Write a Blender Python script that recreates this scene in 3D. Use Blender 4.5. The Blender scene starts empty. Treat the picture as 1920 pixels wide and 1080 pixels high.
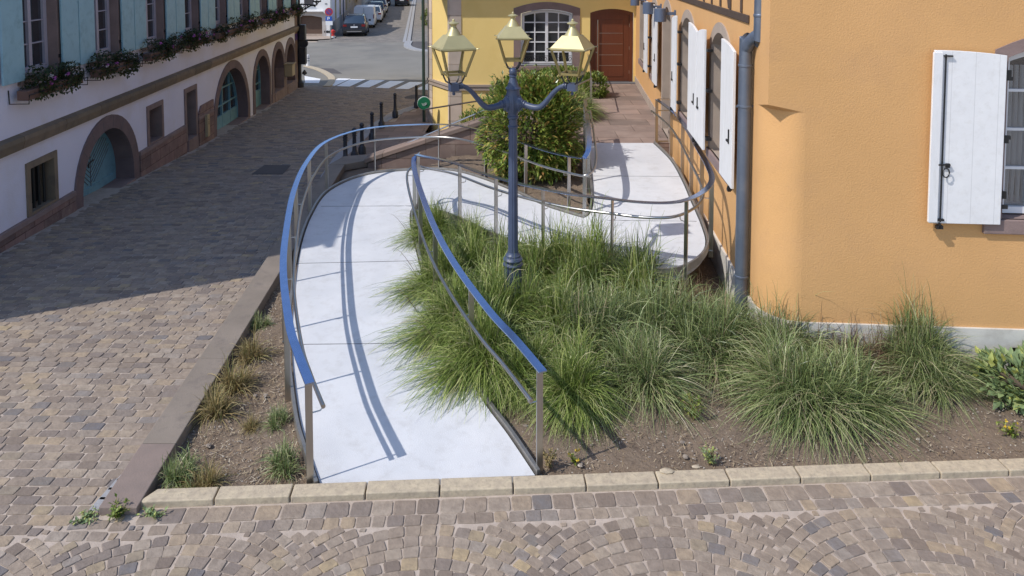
import bpy, bmesh, math, random
from mathutils import Vector, Matrix
from mathutils.geometry import delaunay_2d_cdt
R = random.Random(7)
PI = math.pi
SC = bpy.context.scene
COL = SC.collection
# ------------------------------------------------------------------ camera, sky, sun, exposure
FPX, CY, PITCH, EYE = 1400.0, 13.0, math.radians(3.6), 4.45
cd = bpy.data.cameras.new("camera"); cam = bpy.data.objects.new("camera", cd); COL.objects.link(cam)
cam.location = (0, 0, EYE); cam.rotation_euler = (PI/2 - PITCH, 0, 0)
cd.sensor_width = 36; cd.lens = 36*FPX/1920; cd.shift_y = -(540-CY)/1920; cd.clip_start = .1; cd.clip_end = 2000
SC.camera = cam
SUN_EL = math.radians(48); LX, LY = .886, .464
w = bpy.data.worlds.new("World"); SC.world = w; w.use_nodes = True
nt = w.node_tree; bg = nt.nodes['Background']; sky = nt.nodes.new('ShaderNodeTexSky')
sky.sky_type = 'NISHITA'; sky.sun_disc = False; sky.sun_elevation = SUN_EL; sky.sun_rotation = math.atan2(-LX, -LY)
sky.air_density = 1.0; sky.dust_density = .6; sky.ozone_density = 1.6
nt.links.new(sky.outputs[0], bg.inputs[0]); bg.inputs[1].default_value = .15
sl = bpy.data.lights.new("sun", 'SUN'); sl.energy = 2.95; sl.angle = math.radians(.5); sl.color = (1, .95, .87)
so = bpy.data.objects.new("sun", sl); COL.objects.link(so)
Ld = Vector((LX*math.cos(SUN_EL), LY*math.cos(SUN_EL), -math.sin(SUN_EL)))
so.rotation_euler = Ld.to_track_quat('-Z', 'Y').to_euler(); so.location = (-20, -10, 30)
SC.view_settings.view_transform = 'Standard'; SC.view_settings.look = 'None'; SC.view_settings.exposure = .33

def ray(u, v):
    a = (u-960)/FPX; b = (v-CY)/FPX
    return Vector((a, math.cos(PITCH)-b*math.sin(PITCH), -math.sin(PITCH)-b*math.cos(PITCH)))
def G(u, v, z):                     # point at height z seen at photo pixel u,v
    r = ray(u, v); t = (z-EYE)/r.z; return Vector((r.x*t, r.y*t, z))
def PD(u, v, D):
    r = ray(u, v); t = D/r.y; return Vector((r.x*t, D, EYE+r.z*t))
def lerp_tab(t, tab):
    if t <= tab[0][0]: return tab[0][1]
    for (a, b), (c, d) in zip(tab, tab[1:]):
        if t <= c: return b+(d-b)*(t-a)/(c-a)
    return tab[-1][1]
ROAD = [(8, 0), (11.5, -.13), (14, -.25), (16.2, -.4), (20, -.65), (24, -.85), (28, -1.0), (33, -1.17), (40, -1.3), (57, -1.4), (300, -1.6)]
def zr(y): return lerp_tab(y, ROAD)

# ------------------------------------------------------------------ materials
M = {}
def lin(c): return tuple(((x/255)/12.92 if x/255 <= .04045 else ((x/255+.055)/1.055)**2.4) for x in c)
def pm(name, c1, c2=None, scale=4, rough=.8, metal=0, bump=0, bscale=60, detail=4, island=None, spec=.5, trans=0, ramp=None,
       ashlar=None, stain=None, gloss=None, planks=None, mapscale=None):
    m = bpy.data.materials.new(name); m.use_nodes = True; n = m.node_tree.nodes; l = m.node_tree.links
    b = n['Principled BSDF']; b.inputs['Roughness'].default_value = rough; b.inputs['Metallic'].default_value = metal
    b.inputs['Specular IOR Level'].default_value = spec
    tc = n.new('ShaderNodeTexCoord'); co = tc.outputs['Object']
    if mapscale:
        mp0 = n.new('ShaderNodeMapping'); mp0.inputs['Scale'].default_value = mapscale; l.new(co, mp0.inputs[0]); co = mp0.outputs[0]
    def noise(s, d=4, r=.55, src=None):
        t = n.new('ShaderNodeTexNoise'); t.inputs['Scale'].default_value = s; t.inputs['Detail'].default_value = d
        t.inputs['Roughness'].default_value = r; l.new(src or co, t.inputs['Vector']); return t.outputs['Fac']
    def mix(f, a, bb, mode='MIX'):
        x = n.new('ShaderNodeMix'); x.data_type = 'RGBA'; x.blend_type = mode
        if isinstance(f, float): x.inputs[0].default_value = f
        else: l.new(f, x.inputs[0])
        for i, q in ((6, a), (7, bb)):
            if isinstance(q, tuple): x.inputs[i].default_value = (*q[:3], 1)
            else: l.new(q, x.inputs[i])
        return x.outputs[2]
    def cramp(f, p):
        r = n.new('ShaderNodeValToRGB'); e = r.color_ramp.elements
        while len(e) < len(p): e.new(.5)
        for i, (q, c) in enumerate(p): e[i].position = q; e[i].color = (*c, 1) if isinstance(c, tuple) else (c, c, c, 1)
        l.new(f, r.inputs[0]); return r.outputs[0]
    h = None
    if ramp:
        g = n.new('ShaderNodeNewGeometry'); r = n.new('ShaderNodeValToRGB'); e = r.color_ramp.elements
        while len(e) < len(ramp): e.new(.5)
        for i, (q, c) in enumerate(ramp): e[i].position = q; e[i].color = (*c, 1)
        l.new(g.outputs['Random Per Island'], r.inputs[0]); col = r.outputs[0]
        if c2: col = mix(cramp(noise(scale, detail), [(.35, 0.0), (.65, 1.0)]), col, mix(.45, col, c2))
    else:
        c2 = c2 or c1
        col = mix(cramp(noise(scale, detail), [(.3, 0.0), (.7, 1.0)]), c1, c2)
    if ashlar:                       # (axis, block w, block h, joint colour)
        ax, bw, bh, jc = ashlar
        sx = n.new('ShaderNodeSeparateXYZ'); l.new(co, sx.inputs[0]); cx = n.new('ShaderNodeCombineXYZ')
        l.new(sx.outputs[ax], cx.inputs[0]); l.new(sx.outputs[2 if ax != 'xy' else 1], cx.inputs[1])
        br = n.new('ShaderNodeTexBrick'); l.new(cx.outputs[0], br.inputs[0]); br.inputs['Scale'].default_value = 1
        br.inputs['Brick Width'].default_value = bw; br.inputs['Row Height'].default_value = bh; br.inputs['Mortar Size'].default_value = .008
        br.inputs['Mortar Smooth'].default_value = .2; br.inputs['Color1'].default_value = (.72, .72, .72, 1); br.inputs['Color2'].default_value = (1.15, 1.1, 1.08, 1)
        br.inputs['Mortar'].default_value = (*jc, 1); br.offset = .5
        col = mix(1.0, col, br.outputs['Color'], 'MULTIPLY')
        h = br.outputs['Fac']
    if planks:                       # (axis, width) thin dark grooves
        ax, pw = planks
        sx = n.new('ShaderNodeSeparateXYZ'); l.new(co, sx.inputs[0]); ma = n.new('ShaderNodeMath'); ma.operation = 'PINGPONG'
        l.new(sx.outputs[ax], ma.inputs[0]); ma.inputs[1].default_value = pw/2
        col = mix(cramp(ma.outputs[0], [(0.0, .6), (.004, 0.0)]), col, mix(1.0, col, (.5, .5, .5), 'MULTIPLY'))
    if stain:                        # (colour, scale, amount)
        col = mix(cramp(noise(stain[1], 6, .65), [(.5, 0.0), (.72, stain[2])]), col, stain[0])
    l.new(col, b.inputs['Base Color'])
    if gloss:
        l.new(cramp(noise(3, 3), [(.3, gloss[0]), (.7, gloss[1])]), b.inputs['Roughness'])
    if bump:
        bp = n.new('ShaderNodeBump'); bp.inputs['Strength'].default_value = 1; bp.inputs['Distance'].default_value = bump
        l.new(noise(bscale, 5, .6), bp.inputs['Height']); l.new(bp.outputs[0], b.inputs['Normal'])
        if h is not None:
            b2 = n.new('ShaderNodeBump'); b2.invert = True; b2.inputs['Distance'].default_value = .008
            l.new(h, b2.inputs['Height']); l.new(bp.outputs[0], b2.inputs['Normal']); l.new(b2.outputs[0], b.inputs['Normal'])
    if trans:
        tl = n.new('ShaderNodeBsdfTranslucent'); l.new(col, tl.inputs[0]); ms = n.new('ShaderNodeMixShader'); ms.inputs[0].default_value = trans
        l.new(b.outputs[0], ms.inputs[1]); l.new(tl.outputs[0], ms.inputs[2]); l.new(ms.outputs[0], n['Material Output'].inputs[0])
    M[name] = m; return m

SETT = [(0, (.19, .148, .122)), (.13, (.335, .265, .208)), (.28, (.265, .21, .17)), (.43, (.365, .298, .24)), (.55, (.2, .163, .145)), (.67, (.31, .248, .202)), (.8, (.38, .29, .2)), (.87, (.36, .3, .25)), (.92, (.152, .143, .152)), (.975, (.44, .335, .2)), (1, (.28, .225, .19))]
pm('sett', (.3,)*3, (.16, .125, .1), scale=14, rough=.8, bump=.009, bscale=26, ramp=SETT, detail=6)
pm('joint', (.5, .42, .36), (.37, .305, .255), scale=8, rough=.95, bump=.004, bscale=90)
pm('asphalt', (.19, .175, .155), (.23, .215, .19), scale=.5, rough=.9, bump=.002, bscale=200, stain=((.11, .11, .11), .35, .6))
pm('asphalt_patch', (.085, .075, .075), (.1, .09, .09), scale=2, rough=.9)
pm('granite', (.36, .36, .37), (.27, .27, .29), scale=60, rough=.8, bump=.002, bscale=120)
pm('paint_white', (.85, .86, .9), (.76, .77, .8), scale=6, rough=.6, stain=((.3, .29, .3), 14, .45))
pm('concrete_white', (.66, .665, .69), (.56, .57, .6), scale=1.6, rough=.78, bump=.003, bscale=120, stain=((.36, .34, .32), 7, .28), detail=10)
pm('joint_dark', (.12, .12, .13), rough=.9)
pm('kerb_stone', (.55, .46, .33), (.4, .33, .25), scale=14, rough=.85, bump=.004, bscale=70, stain=((.2, .17, .13), 30, .5))
pm('coping', (.19, .158, .13), (.26, .215, .178), scale=3, rough=.85, bump=.003, bscale=70, stain=((.12, .1, .09), 6, .6))
pm('coping_pink', (.25, .19, .165), (.205, .16, .14), scale=5, rough=.85, bump=.003, bscale=70)
pm('soil', (.17, .125, .09), (.23, .175, .13), scale=3, rough=1, bump=.025, bscale=28, detail=9, stain=((.075, .052, .04), 6, .75))
pm('mulch', (.26, .17, .1), ramp=[(0, (.34, .24, .14)), (.3, (.11, .07, .045)), (.5, (.5, .4, .26)), (.75, (.2, .14, .09)), (1, (.62, .54, .42))], rough=.9)
pm('pebble', (.4, .36, .3), ramp=[(0, (.2, .16, .13)), (.7, (.33, .28, .23)), (1, (.6, .56, .5))], rough=.8)
pm('steel', (.5, .49, .47), (.44, .43, .42), scale=30, rough=.32, metal=1, mapscale=(1, 1, .1))
pm('steel_rail_skytint', (.4, .5, .74), (.34, .43, .64), scale=12, rough=.22, metal=1)  # blue of the reflected sky is mixed into the steel's base colour
pm('rail_dark', (.11, .09, .08), rough=.4, metal=.6)
pm('quoin_stone', (.68, .57, .48), (.58, .49, .41), scale=2.5, rough=.88, bump=.003, bscale=50, ashlar=(2, .5, 9, (.6, .55, .5)))
pm('sandstone_dark', (.2, .14, .14), (.155, .11, .112), scale=3, rough=.88, bump=.004, bscale=50, stain=((.12, .09, .09), 4, .5))
pm('steel_dull', (.42, .4, .37), (.34, .32, .3), scale=12, rough=.5, metal=.85)
pm('lamp_blue', (.045, .062, .115), (.06, .08, .14), scale=8, rough=.42, bump=.0006, bscale=90)
pm('lamp_black', (.02, .02, .025), rough=.45)
pm('brass_paint', (.5, .44, .235), (.42, .37, .2), scale=6, rough=.45, metal=.35)
pm('brass_edge', (.27, .215, .09), rough=.45, metal=.5)
pm('stucco_orange', (.66, .375, .16), (.6, .34, .14), scale=1.1, rough=.92, bump=.0045, bscale=55, detail=8, stain=((.52, .3, .15), 1.7, .35))
pm('stucco_yellow', (.88, .65, .25), (.84, .62, .23), scale=.9, rough=.92, bump=.003, bscale=50, stain=((.7, .48, .14), .6, .5))
pm('stucco_white', (.76, .75, .88), (.7, .69, .82), scale=.8, rough=.92, bump=.004, bscale=40, stain=((.62, .56, .54), 1.1, .4))
pm('plaster_white', (.78, .77, .78), (.7, .69, .68), scale=.4, rough=.9, bump=.003, bscale=30, stain=((.55, .52, .48), .5, .5))
pm('plaster_grey', (.5, .46, .44), (.42, .38, .36), scale=.5, rough=.9, stain=((.3, .27, .24), .6, .6))
pm('plaster_cream', (.66, .55, .34), (.58, .49, .33), scale=.5, rough=.9, stain=((.4, .33, .24), .6, .5))
pm('plinth_white', (.66, .63, .58), (.55, .52, .48), scale=3, rough=.85, bump=.002, bscale=60, stain=((.36, .33, .29), 3, .6))
pm('sandstone', (.28, .2, .185), (.21, .15, .14), scale=3, rough=.88, bump=.004, bscale=50, stain=((.17, .13, .12), 4, .5))
pm('sandstone_light', (.42, .34, .28), (.34, .275, .23), scale=3, rough=.88, bump=.003, bscale=50)
pm('sandstone_string', (.27, .215, .15), (.2, .155, .115), scale=3.5, rough=.88, bump=.004, bscale=40, ashlar=(1, 1.3, 5, (.45, .4, .38)), stain=((.12, .1, .09), 4, .7))
pm('ashlar_left', (.27, .18, .165), (.19, .125, .12), scale=4, rough=.88, bump=.006, bscale=30, ashlar=(1, .55, .26, (.5, .4, .36)), stain=((.36, .27, .23), 5, .5))
pm('ashlar_stair', (.3, .215, .18), (.23, .165, .145), scale=2.5, rough=.88, bump=.004, bscale=40, ashlar=(0, .62, .3, (.6, .55, .5)), stain=((.38, .31, .26), 3, .5))
pm('tile_paving', (.29, .215, .18), (.22, .165, .14), scale=1.6, rough=.85, bump=.002, bscale=60, ashlar=('xy' and 0, .9, .6, (.55, .5, .45)), stain=((.4, .31, .26), 1.4, .45))
pm('shutter_white', (.78, .78, .8), (.72, .72, .74), scale=5, rough=.55, bump=.001, bscale=60, stain=((.55, .53, .5), 16, .35), mapscale=(1, 1, .25))
pm('shutter_plank', (.8, .8, .82), (.74, .74, .76), scale=5, rough=.55, bump=.001, bscale=60, stain=((.58, .56, .54), 16, .3), planks=(0, .24))
pm('shutter_edge', (.2, .12, .08), rough=.7)
pm('shutter_blue', (.3, .5, .58), (.27, .46, .54), scale=4, rough=.6, stain=((.15, .28, .33), 6, .5))
pm('door_blue', (.17, .36, .45), (.14, .3, .38), scale=7, rough=.6, stain=((.1, .2, .25), 8, .6))
pm('frame_white', (.75, .75, .78), (.7, .7, .73), scale=5, rough=.45)
pm('frame_lilac', (.42, .4, .47), (.36, .34, .41), scale=5, rough=.55)
pm('iron', (.012, .012, .014), rough=.5)
pm('iron_green', (.03, .055, .045), rough=.5)
pm('bollard_black', (.035, .037, .047), rough=.4)
pm('glass_dark', (.02, .022, .028), (.045, .045, .055), scale=1.5, rough=.08, spec=.8)
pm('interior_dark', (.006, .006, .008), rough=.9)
pm('wood_door', (.145, .04, .018), (.115, .032, .014), scale=6, rough=.38, mapscale=(5, 5, .4))
pm('wood_brown', (.13, .075, .05), (.09, .055, .04), scale=5, rough=.75, mapscale=(1, 1, 6))
pm('timber', (.055, .035, .028), (.085, .055, .04), scale=9, rough=.8, bump=.004, bscale=30)
pm('zinc', (.16, .19, .25), (.12, .15, .21), scale=4, rough=.42, metal=.5, stain=((.22, .24, .28), 5, .5))
pm('light_can', (.09, .12, .19), rough=.4)
pm('roof_tile', (.2, .08, .05), (.14, .06, .045), scale=3, rough=.85, ashlar=(1, .2, .25, (.3, .3, .3)))
GR = [(0, (.06, .095, .02)), (.25, (.14, .205, .045)), (.5, (.235, .315, .07)), (.7, (.34, .41, .115)), (.85, (.48, .52, .19)), (.95, (.56, .5, .3)), (1, (.1, .14, .04))]
pm('grass_blade', (.1,)*3, ramp=GR, rough=.38, trans=.22)
pm('grass_cool', (.1,)*3, ramp=[(0, (.08, .125, .045)), (.3, (.17, .225, .08)), (.55, (.28, .34, .13)), (.78, (.4, .45, .21)), (.92, (.48, .43, .28)), (1, (.36, .28, .18))], rough=.38, trans=.22)
pm('grass_straw', (.1,)*3, ramp=[(0, (.25, .18, .07)), (.35, (.4, .3, .13)), (.6, (.16, .17, .05)), (.8, (.48, .38, .2)), (1, (.13, .08, .04))], rough=.7, trans=.25)
pm('grass_brown', (.1,)*3, ramp=[(0, (.1, .06, .04)), (.5, (.2, .13, .08)), (1, (.28, .2, .12))], rough=.8, trans=.2)
pm('leaf_laurel', (.1,)*3, ramp=[(0, (.07, .12, .025)), (.3, (.15, .225, .04)), (.6, (.25, .33, .06)), (.8, (.38, .43, .1)), (.9, (.4, .22, .08)), (1, (.5, .42, .12))], rough=.3, spec=.6, trans=.3)
pm('leaf_bright', (.1,)*3, ramp=[(0, (.07, .12, .02)), (.5, (.16, .23, .04)), (.8, (.26, .32, .06)), (1, (.34, .36, .1))], rough=.4, trans=.3)
pm('leaf_sage', (.1,)*3, ramp=[(0, (.14, .2, .09)), (.4, (.24, .33, .15)), (.7, (.32, .4, .17)), (.85, (.52, .54, .14)), (1, (.28, .36, .2))], rough=.6, trans=.25)
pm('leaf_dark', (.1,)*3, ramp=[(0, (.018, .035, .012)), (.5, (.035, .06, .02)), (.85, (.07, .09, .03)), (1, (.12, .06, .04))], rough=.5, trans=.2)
pm('flower_pink', (.55, .15, .5), (.45, .12, .42), rough=.7, trans=.2)
pm('flower_white', (.6, .56, .6), rough=.7, trans=.2)
pm('flower_yellow', (.7, .5, .05), rough=.7, trans=.2)
pm('terracotta', (.16, .09, .07), rough=.8)
pm('bark', (.09, .065, .045), (.13, .1, .07), scale=20, rough=.9)
pm('sign_blue', (.02, .09, .42), rough=.4); pm('sign_white', (.75, .75, .78), rough=.4); pm('sign_red', (.45, .03, .04), rough=.4)
pm('sign_violet', (.1, .05, .22), rough=.4)
pm('sign_green', (.01, .16, .07), rough=.35); pm('hydrant_red', (.5, .03, .025), rough=.4); pm('box_beige', (.42, .33, .2), rough=.6)
pm('reflect_band', (.28, .3, .34), rough=.4); pm('rubber', (.015, .015, .015), rough=.8)
pm('tail_red', (.2, .012, .012), rough=.2); pm('chrome', (.6, .6, .62), rough=.2, metal=1); pm('plate_white', (.75, .76, .8), rough=.4)
pm('car_navy', (.015, .02, .035), rough=.2, spec=.8); pm('car_white', (.66, .67, .72), rough=.25); pm('car_grey', (.12, .125, .13), rough=.25, metal=.4)
pm('car_dark', (.02, .022, .03), rough=.25); pm('car_glass', (.03, .05, .08), rough=.06, spec=1)
pm('tent_cloth', (.06, .06, .08), rough=.9)

# ------------------------------------------------------------------ mesh builder
ORG = {}
class MB:
    def __init__(s): s.v = []; s.f = []; s.sm = []
    def add(s, vs, fs, sm=False):
        o = len(s.v); s.v += [Vector(q) for q in vs]; s.f += [tuple(i+o for i in f) for f in fs]; s.sm += [sm]*len(fs)
    def box(s, a, b, M4=None):
        (x0, y0, z0), (x1, y1, z1) = a, b
        vs = [(x0,y0,z0),(x1,y0,z0),(x1,y1,z0),(x0,y1,z0),(x0,y0,z1),(x1,y0,z1),(x1,y1,z1),(x0,y1,z1)]
        if M4: vs = [M4 @ Vector(q) for q in vs]
        s.add(vs, [(0,3,2,1),(4,5,6,7),(0,1,5,4),(1,2,6,5),(2,3,7,6),(3,0,4,7)])
    def frustum(s, q0, z0, q1, z1, M4=None):     # q: half x, half y
        vs = [(sx*q[0], sy*q[1], z) for q, z in ((q0, z0), (q1, z1)) for sx, sy in ((-1,-1),(1,-1),(1,1),(-1,1))]
        if M4: vs = [M4 @ Vector(q) for q in vs]
        s.add(vs, [(0,3,2,1),(4,5,6,7),(0,1,5,4),(1,2,6,5),(2,3,7,6),(3,0,4,7)])
    def prism(s, pts, d):                        # polygon of 3d points, extruded by vector d
        n = len(pts); pts = [Vector(p) for p in pts]; d = Vector(d)
        nv = Vector((0, 0, 0))
        for i in range(n): nv += pts[i].cross(pts[(i+1) % n])
        if nv.dot(d) > 0: pts = pts[::-1]
        s.add(pts+[p+d for p in pts], [tuple(range(n)), tuple(range(2*n-1, n-1, -1))]+[((i+1) % n, i, n+i, n+(i+1) % n) for i in range(n)])
    def lathe(s, prof, c=(0, 0, 0), n=16, axis=None, cap=True):
        c = Vector(c); q = Vector((0, 0, 1)).rotation_difference(Vector(axis).normalized()) if axis else None
        vs = []
        for r, z in prof:
            for k in range(n):
                p = Vector((r*math.cos(2*PI*k/n), r*math.sin(2*PI*k/n), z))
                if q: p = q @ p
                vs.append(c+p)
        fs = [(i*n+k, i*n+(k+1) % n, (i+1)*n+(k+1) % n, (i+1)*n+k) for i in range(len(prof)-1) for k in range(n)]
        s.add(vs, fs, True)
        if cap:
            s.add(vs[:n], [tuple(range(n-1, -1, -1))]); s.add(vs[-n:], [tuple(range(n))])
    def tube(s, path, r, n=8, closed=False, flat=None):   # round tube (r may be list); flat=(w,h) gives a rectangular section
        P = [Vector(p) for p in path]; m = len(P); vs = []
        for i, p in enumerate(P):
            t = ((P[min(i+1, m-1)]-p).normalized()+(p-P[max(i-1, 0)]).normalized())
            t = t.normalized() if t.length > 1e-6 else Vector((0, 0, 1))
            up = Vector((0, 0, 1)) if abs(t.z) < .95 else Vector((1, 0, 0))
            a = t.cross(up).normalized(); b = a.cross(t).normalized()
            if flat:
                k = 1.0
                if 0 < i < m-1:
                    c = (P[i+1]-p).normalized().dot((p-P[i-1]).normalized()); k = min(2.2, 1/max(.3, math.sqrt(max(.02, (1+c)/2))))
                for sx, sy in ((-1,-1),(1,-1),(1,1),(-1,1)): vs.append(p+a*sx*flat[0]/2*k+b*sy*flat[1]/2)
            else:
                rr = r[i] if isinstance(r, (list, tuple)) else r
                for k in range(n): vs.append(p+a*rr*math.cos(2*PI*k/n)+b*rr*math.sin(2*PI*k/n))
        if flat: n = 4
        fs = [(i*n+k, i*n+(k+1) % n, (i+1)*n+(k+1) % n, (i+1)*n+k) for i in range(m-1) for k in range(n)]
        s.add(vs, fs, not flat); s.add(vs[:n], [tuple(range(n-1, -1, -1))]); s.add(vs[-n:], [tuple(range(n))])
    def ball(s, c, r, n=10, sq=(1, 1, 1)):
        m = n//2+1; prof = [(max(.0005, r*math.sin(PI*i/m)), -r*math.cos(PI*i/m)) for i in range(m+1)]
        o = len(s.v); s.lathe(prof, (0, 0, 0), n)
        for i in range(o, len(s.v)): q = s.v[i]; s.v[i] = Vector(c)+Vector((q.x*sq[0], q.y*sq[1], q.z*sq[2]))
    def wbox(s, W, s0, s1, z0, z1, o0, o1):
        s.prism([W.pt(s0, z0, o0), W.pt(s1, z0, o0), W.pt(s1, z1, o0), W.pt(s0, z1, o0)], W.n*(o1-o0))
    def wprism(s, W, pts, o0, o1): s.prism([W.pt(a, b, o0) for a, b in pts], W.n*(o1-o0))
    def ring(s, W, inner, outer, of, ob):        # band between two outlines, from of (front) to ob (back)
        n = len(inner); I = [W.pt(*p, of) for p in inner]; O = [W.pt(*p, of) for p in outer]
        Ib = [W.pt(*p, ob) for p in inner]; Ob = [W.pt(*p, 0 if of > 0 else ob) for p in outer]
        fs = []
        for i in range(n):
            j = (i+1) % n
            fs += [(i, j, n+j, n+i), (i, 2*n+i, 2*n+j, j), (n+i, n+j, 3*n+j, 3*n+i)]
        s.add(I+O+Ib+Ob, fs)
    def pieces(s):
        up = list(range(len(s.v)))
        def root(i):
            while up[i] != i: up[i] = up[up[i]]; i = up[i]
            return i
        key = {}
        for i, v in enumerate(s.v):
            k = (round(v.x, 5), round(v.y, 5), round(v.z, 5))
            if k in key: up[i] = root(key[k])
            else: key[k] = i
        for f in s.f:
            for i in f[1:]: up[root(i)] = root(f[0])
        g = {}
        for f, m in zip(s.f, s.sm): g.setdefault(root(f[0]), []).append((f, m))
        out = []
        for fl in g.values():
            q = MB(); mp = {}
            for f, m in fl:
                for i in f:
                    if i not in mp: mp[i] = len(q.v); q.v.append(s.v[i])
                q.f.append(tuple(mp[i] for i in f)); q.sm.append(m)
            out.append(q)
        return out
    def build(s, name, mat, parent=None, bevel=0, smooth=False, recalc=False):
        if name in ('hinge', 'pipe_clamp', 'knob', 'lantern_foot', 'window_bar', 'vent', 'stone_joint', 'door_fitting', 'mark', 'pillar', 'signal_head', 'band', 'plinth', 'string_course', 'shoot'):
            ps_ = s.pieces()
            if 1 < len(ps_) <= 90:
                first = None
                for q in ps_: o = q.build(name+'_', mat, parent, bevel, smooth, recalc); o.name = name; first = first or o; ORG[o.name] = ORG.get(parent.name, Vector((0, 0, 0))) if parent is not None else Vector((0, 0, 0))
                return first
        me = bpy.data.meshes.new(name); o = bpy.data.objects.new(name, me); COL.objects.link(o)
        org = Vector((0, 0, 0))
        if parent is not None: org = ORG.get(parent.name, Vector((0, 0, 0))); o.parent = parent
        ORG[o.name] = org
        me.from_pydata([v-org for v in s.v], [], s.f); me.materials.append(M[mat] if isinstance(mat, str) else mat)
        if smooth or any(s.sm):
            me.polygons.foreach_set('use_smooth', [True]*len(me.polygons) if smooth is True else s.sm); 
            try: me.set_sharp_from_angle(angle=math.radians(40))
            except Exception: pass
        if recalc:
            bm = bmesh.new(); bm.from_mesh(me); bmesh.ops.remove_doubles(bm, verts=bm.verts, dist=.0005); bmesh.ops.recalc_face_normals(bm, faces=bm.faces); bm.to_mesh(me); bm.free()
        me.update()
        if bevel:
            b = o.modifiers.new('bevel', 'BEVEL'); b.width = bevel; b.segments = 2; b.limit_method = 'ANGLE'; b.angle_limit = math.radians(50)
        return o
def tag(o, label=None, cat=None, group=None, kind=None):
    if label: o['label'] = label
    if cat: o['category'] = cat
    if group: o['group'] = group
    if kind: o['kind'] = kind
    return o
def empty(name, loc, label=None, cat=None, group=None, kind=None):
    o = bpy.data.objects.new(name, None); COL.objects.link(o); o.location = loc; o.empty_display_size = .2
    ORG[o.name] = Vector(loc); return tag(o, label, cat, group, kind)
def copy_tree(o, parent=None):
    c = o.copy(); COL.objects.link(c)
    if parent is not None: c.parent = parent
    for ch in [q for q in bpy.data.objects if q.parent == o]: copy_tree(ch, c)
    return c
class Wall:
    def __init__(s, org, e, flip=1):
        s.o = Vector((*org, 0)); s.e = Vector((*e, 0)).normalized(); s.n = Vector((s.e.y, -s.e.x, 0))*flip
    def pt(s, a, z, o=0): return s.o+s.e*a+s.n*o+Vector((0, 0, z))
def rect(a, b, c, d): return [(a, c), (b, c), (b, d), (a, d)]
def arch(s0, s1, z0, zs, rise, n=14):            # rectangle with a circular arch top
    wd = (s1-s0)/2; rise = min(rise, wd-1e-4); rad = (wd*wd+rise*rise)/(2*rise); c = (s0+s1)/2; zc = zs+rise-rad
    a = math.asin(min(1, wd/rad))
    return [(s0, z0), (s1, z0)]+[(c+rad*math.sin(a-2*a*k/n), zc+rad*math.cos(a-2*a*k/n)) for k in range(n+1)]
def grow(pts, m, mb):                            # outline pushed out by m (sides, top) and mb (bottom)
    s0 = min(p[0] for p in pts); s1 = max(p[0] for p in pts); z0 = pts[0][1]; out = []; c = (s0+s1)/2
    n = len(pts)
    for i, p in enumerate(pts):
        if i == 0: out.append((s0-m, z0-mb)); continue
        if i == 1: out.append((s1+m, z0-mb)); continue
        a = Vector((*pts[i-1], 0)); b = Vector((*p, 0)); d = Vector((*pts[(i+1) % n], 0))
        t = ((b-a).normalized()+(d-b).normalized()).normalized(); nn = Vector((t.y, -t.x, 0))
        k = 1/max(.5, nn.dot(Vector(((b-a).y, -(b-a).x, 0)).normalized()))
        q = b+nn*m*k; out.append((q.x, q.y))
    return out
def inside(p, poly):
    r = False; n = len(poly)
    for i in range(n):
        (x0, y0), (x1, y1) = poly[i], poly[(i+1) % n]
        if (y0 > p[1]) != (y1 > p[1]) and p[0] < (x1-x0)*(p[1]-y0)/(y1-y0)+x0: r = not r
    return r
def wall_sheet(mb, W, outline, holes, o=0):
    vs = []; es = []
    for poly in [outline]+holes:
        k = len(vs); n = len(poly); vs += [Vector(p) for p in poly]; es += [(k+i, k+(i+1) % n) for i in range(n)]
    V, _, F, *_ = delaunay_2d_cdt(vs, es, [], 0, 1e-4)
    fs = []
    for f in F:
        c = sum((V[i] for i in f), Vector((0, 0)))/len(f)
        if inside(c, outline) and not any(inside(c, h) for h in holes):
            a = (V[f[1]]-V[f[0]]).cross(V[f[2]]-V[f[0]]); sg = W.n.dot(W.e.cross(Vector((0, 0, 1))))
            fs.append(tuple(f) if (a > 0) == (sg > 0) else tuple(reversed(f)))
    mb.add([W.pt(v.x, v.y, o) for v in V], fs)
def smoothpath(P, n=8):
    out = []; m = len(P)
    for i in range(m-1):
        p0, p1, p2, p3 = P[max(i-1, 0)], P[i], P[i+1], P[min(i+2, m-1)]
        for k in range(n):
            t = k/n; out.append(.5*((2*p1)+(-p0+p2)*t+(2*p0-5*p1+4*p2-p3)*t*t+(-p0+3*p1-3*p2+p3)*t**3))
    out.append(P[-1].copy()); return out

# ------------------------------------------------------------------ ground, street, paving
def sheet(name, xs, ys, zf, mat, kind='structure', inc=None, jit=0):
    mb = MB(); n = len(xs); rr = random.Random(3)
    for y in ys:
        for x in xs: mb.v.append(Vector((x, y, zf(x, y)+(rr.uniform(-jit, jit) if jit else 0))))
    for j in range(len(ys)-1):
        for i in range(n-1):
            if inc is None or inc((xs[i]+xs[i+1])/2, (ys[j]+ys[j+1])/2):
                mb.f.append((j*n+i, j*n+i+1, (j+1)*n+i+1, (j+1)*n+i)); mb.sm.append(True)
    return tag(mb.build(name, mat), kind=kind)
def frange(a, b, st):
    n = max(1, round((b-a)/st)); return [a+(b-a)*i/n for i in range(n+1)]
ys = [-30, 0, 4, 6, 7, 8, 9.5, 11.5, 14, 16.2, 18, 20, 24, 28, 30, 33, 40, 57, 100, 300, 900]
def wallx(y): return -3.02-.046*(y-6)        # inner line of the low retaining wall
def gz(x, y):
    return zr(y)-(.35 if y < 36 else .05)
sheet('ground', [-600, -60, -30, -12, -6, -3.2, -3.1, 0, 3, 8, 30, 600], ys, gz, 'joint')
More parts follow.
